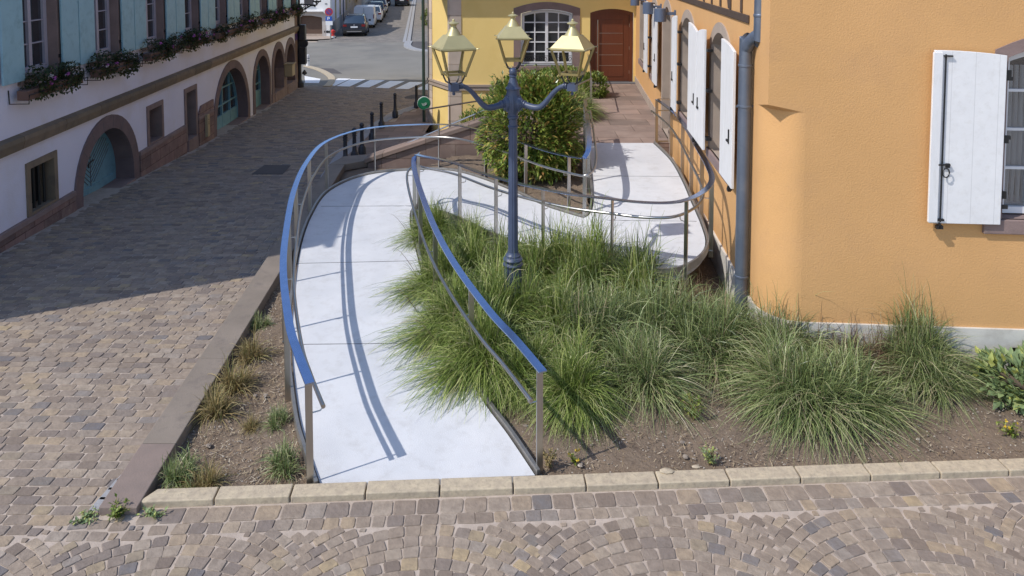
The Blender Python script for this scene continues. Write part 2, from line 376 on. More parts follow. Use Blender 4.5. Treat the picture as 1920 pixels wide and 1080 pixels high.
def inpave(x, y):
    if x < wallx(y)-.12: return y < 33.6
    return y < KA0.y+.1+(x-KA0.x)*KD0 and x > -3.3 or (x <= -3.3 and y < 6)
KA0 = G(250, 955, 0); KD0 = (G(1920, 893, 0).y-KA0.y)/(G(1920, 893, 0).x-KA0.x)
sheet('paving_bed', frange(-9.5, 9, .12), frange(2.5, 7.2, .1), lambda x, y: zr(y)+.003, 'joint', inc=inpave)
sheet('paving_bed', frange(-11.5, -3.1, .12), frange(7.2, 33.6, .6), lambda x, y: zr(y)+.003, 'joint', inc=lambda x, y: x < (wallx(y)-.12 if y < 15 else -2.0))
OCC = set()
def sett(mb, x, y, ax, ay, hw, hd, z, slope=0):
    # one rounded paving stone: centre, unit axis, half sizes
    if y < 7.7:
        for i in range(-int(hw/.012)-1, int(hw/.012)+2):
            for j in range(-int(hd/.012)-1, int(hd/.012)+2):
                px, py = max(-hw, min(hw, i*.012)), max(-hd, min(hd, j*.012)); OCC.add((round((x+px*ax-py*ay)/.015), round((y+px*ay+py*ax)/.015)))
    t = []
    for k, (cx, cy) in enumerate(((-1,-1),(1,-1),(1,1),(-1,1))):
        jx = R.uniform(-.007, .007); jy = R.uniform(-.006, .006)
        px, py = cx*hw+jx, cy*hd+jy
        t.append((px, py))
    zt = z+.0095+R.uniform(-.002, .002); tx, ty = R.uniform(-.014, .014), R.uniform(-.014, .014)
    def P(px, py, dz): return (x+px*ax-py*ay, y+px*ay+py*ax, zt+dz+px*tx+py*ty+slope*(px*ay+py*ax))
    c = R.uniform(.08, .2)
    o = []
    for i in range(4):       # chamfered corners
        a, b, d = t[i-1], t[i], t[(i+1) % 4]
        o.append((b[0]+(a[0]-b[0])*c*.45, b[1]+(a[1]-b[1])*c*.8)); o.append((b[0]+(d[0]-b[0])*c*.45, b[1]+(d[1]-b[1])*c*.8))
    n = 8; k = .93
    mb.add([P(*p, -.03) for p in o]+[P(*p, -.0035) for p in o]+[P(p[0]*k, p[1]*k, .002) for p in o],
           [(i, (i+1) % n, n+(i+1) % n, n+i) for i in range(n)]+[(n+i, n+(i+1) % n, 2*n+(i+1) % n, 2*n+i) for i in range(n)]+[tuple(range(2*n, 3*n))])
# street rows of long setts
def left_wall_x(y): return -7.31-.065*y
split = [G(0, 1022, 0), G(200, 962, 0)]      # line where the rows end and the arcs start
def split_y(x): return split[0].y+(split[1].y-split[0].y)*(x-split[0].x)/(split[1].x-split[0].x)
mb = MB(); y = 4.6; j = 0
while y < 33.2:
    d = .108*(1 if y < 16 else 1.35); sl = (zr(y+.3)-zr(y-.3))/.6
    if y < 14: xr = lambda yy: wallx(yy)-.315
    else: xr = lambda yy: lerp_tab(yy, [(14, -3.75), (17.5, -4.45), (26, -4.35), (28, -3.6), (34, -2.9)])
    x = left_wall_x(y)+.05-(.0 if y > 8.8 else 1.5)+R.uniform(0, .2)
    if y < 5.8: x = -9
    while x < xr(y):
        wd = R.uniform(.15, .205)*(1 if y < 16 else 1.25); cx = x+wd/2
        if x+wd > xr(y)-.09 and y > 5.8: wd = xr(y)-x; cx = x+wd/2
        if wd > .05 and cx+wd/2 < xr(y)+.02 and (y > split_y(cx)+.05 or cx < split[0].x-1):
            yy = y+.02*math.sin(cx*.9+1)+R.uniform(-.005, .005)
            sett(mb, cx, yy, 1, .0, wd/2-.0045, d/2-.0045, zr(yy), sl)
        x += wd
    y += d
mb2 = mb.build('road', 'sett'); tag(mb2, kind='structure')
# foreground: two straight rows along the kerb, then segmental arcs
KA, KB = G(250, 955, 0), G(1920, 893, 0)
kd = (KB-KA).normalized(); kn = Vector((kd.y, -kd.x, 0))     # towards the camera
def onk(s, t): return KA+kd*s+kn*t
mb = MB(); s = -.1
while s < 9.5:
    wd = R.uniform(.165, .2); p = onk(s+wd/2, .1)
    if p.x > -2.9: sett(mb, p.x, p.y, kd.x, kd.y, wd/2-.005, .08, 0)
    s += wd
s = -.1
while s < 9.5:
    wd = R.uniform(.115, .15); p = onk(s+wd/2, .245)
    if p.x > -2.6: sett(mb, p.x, p.y, kd.x, kd.y, wd/2-.0045, .056, 0)
    s += wd
Wd = 1.8; rad = 1.2; hrow = .108
for k in range(-9, 54):
    for c in range(-4, 9):
        th0 = math.asin(Wd/2/rad); nst = int(2*th0*rad/.12); 
        for i in range(nst):
            th = -th0+(i+.5)*2*th0/nst+R.uniform(-.008, .008)
            lx = rad*math.sin(th); ly = rad*math.cos(th)-rad*math.cos(th0)
            s_ = .55+c*Wd+lx; t_ = .34+k*hrow*1.0-ly+.42
            hh = hrow*math.cos(th)*.5
            p = onk(s_, t_)
            if t_ < .335 or p.y < 3.4: continue
            if p.x < -2.75 and p.y > split_y(p.x)-.0: continue
            if p.x < -8.5 or p.x > 6.5: continue
            ax, ay = math.cos(-th*1.0), -math.sin(-th*1.0)
            a2 = Vector((kd.x*math.cos(th)+kn.x*math.sin(th), kd.y*math.cos(th)+kn.y*math.sin(th)))
            sett(mb, p.x, p.y, a2.x, a2.y, 2*th0*rad/nst/2-.004, max(.04, hh-.002), 0)
def infill(mb, x0, x1, y0, y1, ok):
    def free(x, y, hw, hd):
        for i in range(-4, 5):
            for j in range(-4, 5):
                if (round((x+hw*i/4)/.015), round((y+hd*j/4)/.015)) in OCC: return False
        return True
    for hw, hd in ((.07, .045), (.05, .05), (.045, .035), (.03, .03), (.022, .02)):
        y = y0
        while y < y1:
            x = x0+R.uniform(0, .02)
            while x < x1:
                if ok(x, y) and free(x, y, hw, hd): sett(mb, x, y, 1, R.uniform(-.1, .1), hw, hd, 0); x += hw
                x += .022
            y += .02
infill(mb, -8.5, 5.6, 3.9, 7.0, lambda x, y: y > 3.9 and ((x < wallx(y)-.33) if x < -2.95 and y > 5.68 else (y < KA0.y+(x-KA0.x)*KD0-.02)))
tag(mb.build('pavement', 'sett'), kind='structure')
# granite gutter blocks beside the wall end
mb = MB(); a = G(188, 958, 0); b = G(345, 770, 0)
for i in range(12):
    p = a.lerp(b, (i+.5)/12); q = (b-a).normalized(); wd = .085*(1-i/18)
    mb.box((-.075, -wd, -.03), (.075, wd, .021), Matrix.Translation(p) @ Matrix.Rotation(math.atan2(q.y, q.x), 4, 'Z'))
tag(mb.build('gutter', 'granite', bevel=.006), kind='structure')
# granite band along the bollards, asphalt junction, far street
def poly_sheet(name, pts, dz, mat, kind='structure', sub=0):
    mb = MB(); V, _, F, *_ = delaunay_2d_cdt([Vector(p[:2]) for p in pts], [(i, (i+1) % len(pts)) for i in range(len(pts))], [], 1, 1e-4)
    mb.add([(v.x, v.y, zr(v.y)+dz) for v in V], [tuple(f) for f in F]); 
    for i, f in enumerate(mb.f):
        a, b, c = (mb.v[q] for q in f[:3])
        if (b-a).cross(c-a).z < 0: mb.f[i] = tuple(reversed(f))
    return tag(mb.build(name, mat), kind=kind)
band = [(-3.85, 14.5), (-4.3, 16.5), (-4.5, 18.5), (-4.62, 20.4), (-4.62, 22), (-4.55, 23.6), (-4.3, 25.4), (-3.75, 27.3), (-3.1, 29)]
mb = MB()
for i, ((x0, y0), (x1, y1)) in enumerate(zip(band, band[1:])):
    for k in range(8):
        for c in range(2):
            t0, t1 = k/8+.004, (k+1)/8-.004
            A = Vector((x0+(x1-x0)*t0, y0+(y1-y0)*t0)); B = Vector((x0+(x1-x0)*t1, y0+(y1-y0)*t1))
            o0, o1 = c*.2+.004, c*.2+.195
            vs = [(A.x+o0, A.y, zr(A.y)+.03), (A.x+o1, A.y, zr(A.y)+.03), (B.x+o1, B.y, zr(B.y)+.03), (B.x+o0, B.y, zr(B.y)+.03)]
            mb.prism(vs, (0, 0, -.12))
tag(mb.build('road_edge', 'granite', bevel=.005), kind='structure')
xs = frange(-70, 30, 4); ya = [33.2, 34, 36, 40, 46, 52.6]
sheet('junction_road', xs, ya, lambda x, y: zr(y)+.012, 'asphalt')
def stx(y): return -7.45-.121*(y-52.65)      # right kerb of the far street
mbf = MB()
for y0, y1 in zip([52.6, 57, 65, 80, 100, 140, 200], [57, 65, 80, 100, 140, 200, 280]):
    mbf.add([(stx(y0)-6.4, y0, zr(y0)+.02), (stx(y0), y0, zr(y0)+.02), (stx(y1), y1, zr(y1)+.02), (stx(y1)-6.4, y1, zr(y1)+.02)], [(0, 1, 2, 3)])
pm('far_setts', (.24, .22, .2), (.19, .175, .16), scale=1.5, rough=.9, ashlar=(1, .25, .16, (.7, .7, .7)))
# far paving uses a block pattern laid in the ground plane
for nme in ('far_setts', 'tile_paving'):
    ntt = M[nme].node_tree
    for lk in list(ntt.links):
        if lk.to_node.type == 'COMBXYZ' and lk.to_socket == lk.to_node.inputs[1]:
            sep = lk.from_node; ci = lk.to_socket; ntt.links.remove(lk); ntt.links.new(sep.outputs[1], ci)
        elif lk.to_node.type == 'COMBXYZ' and lk.to_socket == lk.to_node.inputs[0]:
            sep = lk.from_node; ci = lk.to_socket; ntt.links.remove(lk); ntt.links.new(sep.outputs[0], ci)
tag(mbf.build('far_road', 'far_setts'), kind='structure')
mb = MB()
for y0, y1 in zip([52.6, 57, 65, 80, 100, 140], [57, 65, 80, 100, 140, 200]):
    for a, b, zz in ((-.3, -.08, .034), (.0, .25, .04)):
        mb.prism([(stx(y0)+a, y0, zr(y0)+zz), (stx(y0)+b, y0, zr(y0)+zz), (stx(y1)+b, y1, zr(y1)+zz), (stx(y1)+a, y1, zr(y1)+zz)], (0, 0, -.08))
P = smoothpath([Vector((stx(52.6)-.1, 52.8, 0)), Vector((-7.35, 50.4, 0)), Vector((-6.9, 48.6, 0)), Vector((-5.8, 47, 0)), Vector((-3, 45.6, 0))], 6)
for a, b in zip(P, P[1:]):
    d = (b-a).normalized(); nn = Vector((-d.y, d.x, 0))*.5
    mb.prism([(a.x, a.y, zr(a.y)+.09), (b.x, b.y, zr(b.y)+.09), (b.x+nn.x, b.y+nn.y, zr(b.y)+.09), (a.x+nn.x, a.y+nn.y, zr(a.y)+.09)], (0, 0, -.15))
tag(mb.build('kerb_far', 'granite'), kind='structure')
poly_sheet('pavement_far', [(stx(52)+.34, 52.6), (-6.6, 48.9), (-5.6, 47.5), (-2.5, 46.2), (10, 46), (10, 52.6)], .07, 'asphalt_patch')
poly_sheet('pavement_far', [(stx(52.6)+.34, 52.6), (10, 52.6), (10, 200), (stx(200)+.34, 200)], .06, 'far_setts')
# left traffic island / pavement end with kerb
poly_sheet('asphalt_patch', [G(590, 125, -1.2)[:2], G(625, 126, -1.2)[:2], G(642, 137, -1.2)[:2], G(612, 136, -1.2)[:2]], .018, 'asphalt_patch')
P = smoothpath([G(568, 124, -1.28), G(590, 130, -1.25), G(606, 138, -1.23), G(615, 146, -1.2), G(614, 155, -1.18), G(606, 163, -1.16)], 5)
mb = MB()
for a, b in zip(P, P[1:]):
    d = (b-a).normalized(); nn = Vector((d.y, -d.x, 0))*-.32
    mb.prism([(q.x, q.y, zr(q.y)+.05) for q in (a, b, b+nn, a+nn)], (0, 0, -.1))
tag(mb.build('kerb_far', 'kerb_stone'), kind='structure')
# zebra crossing
def quad(mb, pts, dz): mb.add([(p.x, p.y, zr(p.y)+dz) for p in pts], [(0, 1, 2, 3)])
mb = MB()
for u in (624.5, 652.5, 689, 726, 763, 800):
    a = 0 if u > 640 else 11
    o = (u-652.5)*.055
    q = [(u-22+a, 162.5+o-.2*a), (u+3, 163.5+o), (u+33, 148+o), (u+5+a*.4, 147.5+o)]
    quad(mb, [G(x, y, -1.17) for x, y in q], .022)
quad(mb, [G(x, y, -1.17) for x, y in ((572, 155.5), (598, 156), (601, 147), (571, 141))], .022)
tag(mb.build('road_marking', 'paint_white'), kind='structure')
mb = MB(); mb.lathe([(.55, 0), (.55, .006)], (-3.75, 29.6, zr(29.6)+.016), 20)
mb.prism([(q.x, q.y, zr(q.y)+.022) for q in (G(472, 325, -.4), G(530, 325, -.4), G(545, 304, -.4), G(496, 303, -.4))], (0, 0, -.02))
tag(mb.build('manhole_cover', 'asphalt_patch'), kind='structure')
# sloping brown paved landing between the bollards and the steps
def lz(x, y): return zr(y)+.05
sheet('landing_paving', frange(-4.2, 1.4, .4), [14.9, 15.5, 16, 17, 18, 20, 22, 24, 26, 27.5], lambda x, y: zr(y)+.05, 'tile_paving',
      inc=lambda x, y: (x < -2.9 or y > 15.9) and (y < 23 or x < -2.6) and x > lerp_tab(y, [(14.5, -3.7), (16.5, -3.9), (20, -4.2), (24, -4.1), (27.5, -3.2)]))
print('paving done', len(bpy.data.objects))
# ------------------------------------------------------------------ low wall, soil, kerb, stairs, platform
mbp = []
def soil_z(x, y): return -.035+.016*(y-6.2)
def bumpy(x, y): return soil_z(x, y)+.02*math.sin(x*5.1+y*3.3)*math.sin(x*2.3-y*4.1)+R.uniform(-.006, .006)
def inbed(x, y): return x > wallx(y)-.05 and y < 15.3 and y > KA.y+.19+(x-KA.x)*kd.y/kd.x and (y < 7.9-.07*(x-3.2) or x < 2.235+.0683*y+.05)
sheet('soil', frange(-3.7, 6.6, .07), frange(5.8, 15.4, .09), bumpy, 'soil', inc=inbed)
# low wall of sandstone slabs between street and bed
lw = empty('low_wall', (-3.3, 8, 0), 'low brown sandstone wall dividing the cobbled street from the planted bed', 'wall')
outer = [G(212, 948, .07), G(250, 849+48, .09), G(325, 747, .11), G(383, 655, .13), G(437, 569, .15), G(492, 489, .18)]
inner = [G(258, 941, .07), G(283, 893, .09), G(345, 787, .11), G(423, 658, .13), G(472, 578, .15), G(521, 498, .18), G(631, 310, .27)]
def wtop(y): return .07+(y-5.8)*.02
yy = [5.72, 6.5, 7.9, 9.6, 11.4, 13.2, 15.1]
for i, (a, b) in enumerate(zip(yy, yy[1:])):
    mb = MB(); wi = wallx; a += .004; b -= .004
    wd = lambda y: .31 if y < 11 else .31
    vs = [(wi(a)-.31, a, wtop(a)), (wi(a), a, wtop(a)), (wi(b), b, wtop(b)), (wi(b)-.31, b, wtop(b))]
    mb.prism(vs, (0, 0, -.14))
    mb.build('coping_stone', 'coping_pink' if i == 0 else 'coping', lw, bevel=.008)
mb = MB(); a, b = 5.9, 15.05
mb.prism([(wallx(a)-.29, a, wtop(a)-.142), (wallx(a)-.03, a, wtop(a)-.142), (wallx(b)-.03, b, wtop(b)-.142), (wallx(b)-.29, b, wtop(b)-.142)], (0, 0, -1.0))
mb.build('wall_body', 'coping', lw)
mb = MB(); mb.prism([(-3.76, 15.105, .26), (-3.45, 15.105, .26), (-2.62, 15.75, .26), (-2.62, 16.05, .26), (-3.6, 15.75, .26)], (0, 0, -.14)); mb.build('coping_stone', 'coping', lw, bevel=.008)
mb = MB(); mb.prism([(-3.7, 15.15, .115), (-3.48, 15.15, .115), (-2.66, 15.78, .115), (-2.66, 16.0, .115), (-3.58, 15.72, .115)], (0, 0, -1.1)); mb.build('wall_body', 'ashlar_stair', lw)
# front kerb of pale blocks
kb = empty('kerb', tuple(KA), 'pale beige concrete block kerb along the front of the bed', 'kerb', kind='structure')
n = -1
for i in range(16):
    s0 = .035+i*.612; s1 = s0+.6; mb = MB()
    k0, k1 = KA-kn*.005, KA
    h0 = .062-.0*i if i < 4 else .062
    A = onk(s0, -.15); B = onk(s1, -.15); Cc = onk(s1, 0); D = onk(s0, 0)
    if i == 0: A = onk(s0+.1, -.15)
    h = .062+R.uniform(-.003, .003)
    mb.prism([(q.x, q.y, h) for q in (A, B, Cc, D)], (0, 0, -.16)); mb.build('kerb_stone', 'kerb_stone', kb, bevel=.009)

# the ramp: paired edge points (photo pixels at a height)
SEC = [((601, 908), (1003, 891), .03), ((578, 840), (952, 815), .05), ((560, 770), (903, 748), .075), ((547, 650), (843, 645), .115), ((551, 560), (806, 560), .15), ((563, 470), (782, 480), .19), ((585, 405), (770, 428), .22),
       ((620, 357), (768, 402), .24), ((690, 328), (773, 390), .265), ((787, 319), (783, 386), .29), ((850, 321), (800, 391), .31), ((905, 336), (850, 404), .335), ((960, 358), (915, 434), .365), ((1016, 384), (985, 460), .4),
       ((1060, 399), (1065, 482), .43), ((1094, 409), (1140, 495), .46), ((1099, 407), (1205, 505), .485), ((1105, 402), (1262, 505), .51), ((1110, 392), (1302, 487), .535), ((1112, 382), (1322, 458), .56),
       ((1113, 366), (1314, 422), .59), ((1112, 348), (1296, 380), .62), ((1110, 325), (1278, 338), .65), ((1107, 296), (1256, 300), .68), ((1103, 268), (1224, 268), .7)]
Lp = [G(*a, z) for a, b, z in SEC]; Rp = [G(*b, z) for a, b, z in SEC]
NS = 6
def smooth2(P, corner=()):
    if not corner: return smoothpath(P, NS)
    out = []; k = 0
    for c in corner: out += smoothpath(P[k:c+1], NS)[:-1]; k = c
    return out+smoothpath(P[k:], NS)
Ls = smooth2(Lp, (15,)); Rs = smooth2(Rp)
ramp = empty('wheelchair_ramp', (0, 8, 0), 'pale concrete wheelchair ramp curving in an S through the planted bed', 'ramp')
mb = MB(); n = len(Ls)
NX = 6
for a, b in zip(Ls, Rs):
    for k in range(NX+1): mb.v.append(a.lerp(b, k/NX))
for i in range(n-1):
    for k in range(NX): q = i*(NX+1)+k; mb.f.append((q, q+1, q+NX+2, q+NX+1)); mb.sm.append(True)
o = len(mb.v)
for i in range(n): mb.v += [Ls[i], Rs[i], Ls[i]-Vector((0, 0, .14)), Rs[i]-Vector((0, 0, .14))]
for i in range(n-1):
    q = o+4*i; mb.f += [(q, q+4, q+6, q+2), (q+1, q+3, q+7, q+5), (q+2, q+6, q+7, q+3)]; mb.sm += [False]*3
mb.f += [(o, o+2, o+3, o+1), (o+4*n-4, o+4*n-3, o+4*n-1, o+4*n-2)]; mb.sm += [False]*2
mb.build('deck', 'concrete_white', ramp)
mb = MB()
for a, b in ((G(547, 647, .116), G(842, 642, .116)), (G(555, 494, .18), G(790, 489, .18)), (G(598, 388, .228), G(772, 386, .25)), (G(952, 356, .362), G(868, 378, .34)), (G(1100, 345, .6), G(1285, 344, .63)), (G(1112, 372, .575), G(1112, 372, .575))):
    pass
def seam(i, j):
    a, b = Ls[i], Rs[j]; d = (b-a).normalized(); nn = Vector((-d.y, d.x, 0))*.004
    mb.prism([a-nn+Vector((0, 0, .0015)), b-nn+Vector((0, 0, .0015)), b+nn+Vector((0, 0, .0015)), a+nn+Vector((0, 0, .0015))], (0, 0, -.02))
DV = [(a.lerp(b, k/8)) for a, b in zip(Ls, Rs) for k in range(9)]
def deckz(p):
    d = sorted(((q.x-p.x)**2+(q.y-p.y)**2, q.z) for q in DV)[:4]; ws = [1/(a+1e-4) for a, _ in d]; return sum(w_*z for w_, (_, z) in zip(ws, d))/sum(ws)
for a, b in (((549, 646), (836, 643)), ((556, 494), (781, 489)), ((602, 387), (771, 386)), ((905, 369), (956, 358)), ((1112, 330), (1274, 331)), ((1118, 413), (1306, 415)), ((740, 352), (745, 321))):
    mb = MB(); n_ = 14; pts = []
    for i in range(n_+1):
        u, v = a[0]+(b[0]-a[0])*i/n_, a[1]+(b[1]-a[1])*i/n_; p = G(u, v, .4)
        for _ in range(6): p = G(u, v, deckz(p))
        pts.append(p)
    if a[0] in (905, 740): continue
    d = (pts[-1]-pts[0]).normalized(); nn = Vector((-d.y, d.x, 0))*.0045
    for p, q in zip(pts, pts[1:]): mb.prism([p-nn+Vector((0, 0, .003)), q-nn+Vector((0, 0, .003)), q+nn+Vector((0, 0, .003)), p+nn+Vector((0, 0, .003))], (0, 0, -.02))
    mb.build('seam', 'joint_dark', ramp)
mb = MB()
for u, v in ((640, 470), (1245, 433)): pass
def offset(P, d):
    out = []
    for i, p in enumerate(P):
        t = (P[min(i+1, len(P)-1)]-P[max(i-1, 0)]); t.z = 0; t.normalize(); out.append(p+Vector((-t.y, t.x, 0))*d)
    return out
def channel(P, d, name='edge_channel'):
    mb = MB(); Q = [q+Vector((0, 0, -.01)) for q in offset(P, d)]; mb.tube(Q, 0, flat=(.03, .1)); mb.build(name, 'steel_dull', ramp)
CT = 15*NS
channel(Ls[:CT+1], .035); channel(Ls[CT:], .03); channel(Rs[:8*NS+3], -.035); channel(Rs[8*NS+3:], -.035)

def railing(name, label, segs, tips, h=.9, posts=1.22, bed=None, rail_ext=0):
    # segs: list of (edge points, side) ; tips: corner points joining consecutive segs
    root = empty(name, tuple(segs[0][0][0]), label, 'railing')
    top = []; idx = []
    for k, (P, side) in enumerate(segs):
        Q = offset(P, side*.075)
        if k > 0: Q = Q[NS:] if tips else Q
        if k < len(segs)-1: Q = Q[:-NS]
        idx.append((len(top), len(top)+len(Q)-1)); top += Q
        if k < len(segs)-1: top.append(tips[k])
    up = Vector((0, 0, h))
    path = [p+up for p in top]
    mb = MB(); mb.tube(path, 0, flat=(.078, .012)); mb.build('handrail', 'steel_rail_skytint', root)
    # posts
    for k, (P, side) in enumerate(segs):
        a, b = idx[k]; acc = 0; nxt = .06 if k == 0 else .22; cum = [0]
        for i in range(a+1, b+1): cum.append(cum[-1]+(top[i]-top[i-1]).length)
        tot = cum[-1]; first = .05 if k == 0 else .02; last = tot-.05
        npst = max(2, round((last-first)/(posts[k] if isinstance(posts, tuple) else posts))+1); want = [first+(last-first)*j/(npst-1) for j in range(npst)]
        for wv in want:
            i = next(j for j in range(len(cum)) if cum[j] >= wv-1e-6); p = top[a+i]; q = top[max(a, a+i-1)]; r_ = top[min(b, a+i+1)]
            t = (r_-q); t.z = 0; t.normalize(); ang = math.atan2(t.y, t.x)
            mb = MB(); Mx = Matrix.Translation(p) @ Matrix.Rotation(ang, 4, 'Z')
            mb.box((-.008, -.03, -.22), (.008, .03, h-.006), Mx); po = mb.build('post', 'steel', root, bevel=.002)
            mb = MB(); nn = Vector((-t.y, t.x, 0))*-side
            z0 = h-.29; mb.tube([p+nn*.01+Vector((0, 0, z0)), p+nn*.095+Vector((0, 0, z0)), p+nn*.11+Vector((0, 0, z0+.015)), p+nn*.11+Vector((0, 0, z0+.05))], .006, 6)
            mb.box((-.03, -.03, -.2), (.03, .03, -.12), Mx)
            mb.build('bracket', 'steel', po)
    mid = []
    for k, (P, side) in enumerate(segs):
        Q = offset(P, side*-.035)
        if k > 0: Q = Q[1:]
        if k < len(segs)-1 and side > 0: Q = Q[:-1]
        mid += Q
    mb = MB(); mb.tube([q+Vector((0, 0, h-.23)) for q in mid], .019, 10); mb.build('lower_rail', 'steel', root)
    return root
tipL = G(1091, 404, .45); tipL.z = .46; tipR = G(785, 287, 1.18); tipR.z = .28
railing('railing', 'long steel railing along the outer ramp edge beside the cobbled street and shrub', [(Ls[:CT+1], 1), (Ls[CT:], 1)], [tipL])
kR = 8*NS+3
railing('railing', 'steel railing around the grass bed with the street lamp, flat top tinted with reflected sky blue', [(Rs[:kR+1], -1), (Rs[kR:], -1)], [tipR], posts=(1.45, 1.03))
# short return at the platform end of the right railing
e = offset(Rs, -.075)[-1]; w_ = Vector((.35, .02, 0))
rr_ = empty('railing', tuple(e), 'short steel railing panel closing the ramp end at the orange wall', 'railing')
mb = MB(); mb.tube([e+Vector((.03, .05, .9)), e+w_+Vector((0, .05, .9))], 0, flat=(.05, .012)); mb.build('handrail', 'steel', rr_)
mb = MB(); mb.tube([e+Vector((.03, .05, .02)), e+w_+Vector((0, .05, .02))], 0, flat=(.02, .03)); mb.tube([e+Vector((.03, .05, .66)), e+w_+Vector((0, .05, .66))], .012); mb.build('lower_rail', 'steel', rr_)
mb = MB(); mb.box((-.02, -.01, 0), (.02, .01, .895), Matrix.Translation(e+w_+Vector((0, .05, 0)))); mb.build('post', 'steel', rr_)

# island bed between the two ramp legs
isl = [p for p in offset(Ls[9*NS:CT+1], .06)]+[p for p in offset(Ls[CT:], .06)]
poly = [(p.x, p.y) for p in isl]+[(1.3, 15.25), (-1.2, 15.28)]
def isz(x, y): return .27+.06*(x+1)+.035*(y-12)+R.uniform(-.015, .02)
sheet('soil', frange(-1.9, 1.9, .09), frange(11.0, 15.3, .09), isz, 'soil', inc=lambda x, y: inside((x, y), poly))
# stairs: sloping stone parapet, steps, handrails
st = empty('staircase', (-1.8, 15.6, 0), 'sandstone staircase rising to the terrace behind the ramp', 'staircase')
xa, xb, xc = -3.02, -.62, 1.35; za, zb = .2, 1.02
yw = 15.4
mb = MB(); mb.prism([(xa, yw, -.9), (xc, yw, -.9), (xc, yw, zb+.02), (xb, yw, zb), (xa, yw, za)], (0, .3, 0)); mb.build('parapet', 'ashlar_stair', st)
mb = MB(); mb.prism([(xa-.06, yw-.05, za+.004), (xb, yw-.05, zb+.004), (xb, yw-.05, zb+.1), (xa-.06, yw-.05, za+.1)], (0, .4, 0))
mb.prism([(xb+.003, yw-.05, zb+.008), (xc, yw-.05, zb+.028), (xc, yw-.05, zb+.12), (xb+.003, yw-.05, zb+.1)], (0, .4, 0)); mb.build('coping', 'tile_paving', st, bevel=.01)
for i in range(9):
    x0 = -2.95+i*.27; z1 = -.42+.125*(i+1); mb = MB()
    mb.box((x0, yw+.31, -1.1), (x0+.268, 17.6, z1)); mb.build('step', 'tile_paving', st, bevel=.01)
h1 = empty('handrail', (-1.8, yw+.2, .6), 'slim steel handrail above the sloping stone parapet of the staircase', 'handrail')
mb = MB(); mb.tube([(xa-.15, yw+.2, .16), (xb+.0, yw+.2, 1.27), (.2, yw+.2, 1.5)], .016); mb.build('rail', 'steel', h1)
for x in (-2.75, -1.75, -.8):
    mb = MB(); mb.tube([(x, yw+.2, za+(x-xa)/(xb-xa)*(zb-za)+.09), (x, yw+.2, .16+(x-xa+.15)/(xb-xa+.15)*1.11)], .012); mb.build('post', 'steel', h1)
h2 = empty('handrail', (-1.8, 22.2, 0), 'dark steel handrail on the far side of the staircase against the yellow house', 'handrail')
mb = MB(); mb.tube([(-2.6, 22.2, -.03), (.2, 22.2, .42)], .024); mb.build('rail', 'rail_dark', h2)
for x in (-1.87, -.6):
    mb = MB(); mb.tube([(x, 22.2, -.6), (x, 22.2, -.03+(x+2.6)*.161)], .02); mb.build('post', 'rail_dark', h2)
# terrace
def oX(y): return 2.235+.0683*y
tl = [(Rs[-1].x+.02, 15.13), (oX(15.13)+.02, 15.13), (oX(22.75)+.02, 22.75), (1.3, 22.75), (1.0, 17.6), (-.55, 17.6), (-.55, 15.72), (1.36, 15.72), (1.36, 15.13)]
mb = MB(); V, _, F, *_ = delaunay_2d_cdt([Vector(p) for p in tl], [(i, (i+1) % len(tl)) for i in range(len(tl))], [], 1, 1e-4)
mb.v = [Vector((v.x, v.y, .697)) for v in V]
for f in F:
    a, b, c = (mb.v[i] for i in f[:3]); mb.f.append(tuple(f) if (b-a).cross(c-a).z > 0 else tuple(reversed(f))); mb.sm.append(False)
tag(mb.build('terrace_paving', 'tile_paving'), kind='structure')
mb = MB(); mb.box((1.1, 15.14, -.2), (oX(15.14), 15.16, .69)); tag(mb.build('terrace_edge', 'ashlar_stair'), kind='structure')
sheet('soil', frange(.2, 1.9, .1), frange(15.75, 22.6, .12), lambda x, y: .72+R.uniform(0, .02), 'soil', inc=lambda x, y: x < lerp_tab(y, [(15.7, 1.3), (18, 1.85), (22.6, 2.25)]))
# terrace rail by the grass clump
tr = empty('railing', (1.91, 17.9, .7), 'steel post and bright inclined rail at the edge of the terrace', 'railing')
mb = MB(); mb.box((-.025, -.012, 0), (.025, .012, .9), Matrix.Translation((1.91, 17.9, .7))); mb.build('post', 'steel', tr)
mb = MB(); mb.tube([(1.94, 17.9, 1.6), (1.45, 17.6, 1.44), (1.3, 17.0, 1.44)], 0, flat=(.06, .012)); mb.build('handrail', 'steel', tr)
mb = MB(); mb.tube([(1.91, 17.9, 1.6), (2.1, 19.9, 1.6), (2.3, 22.5, 1.6)], .016); mb.build('lower_rail', 'steel', tr)
print('ramp done')

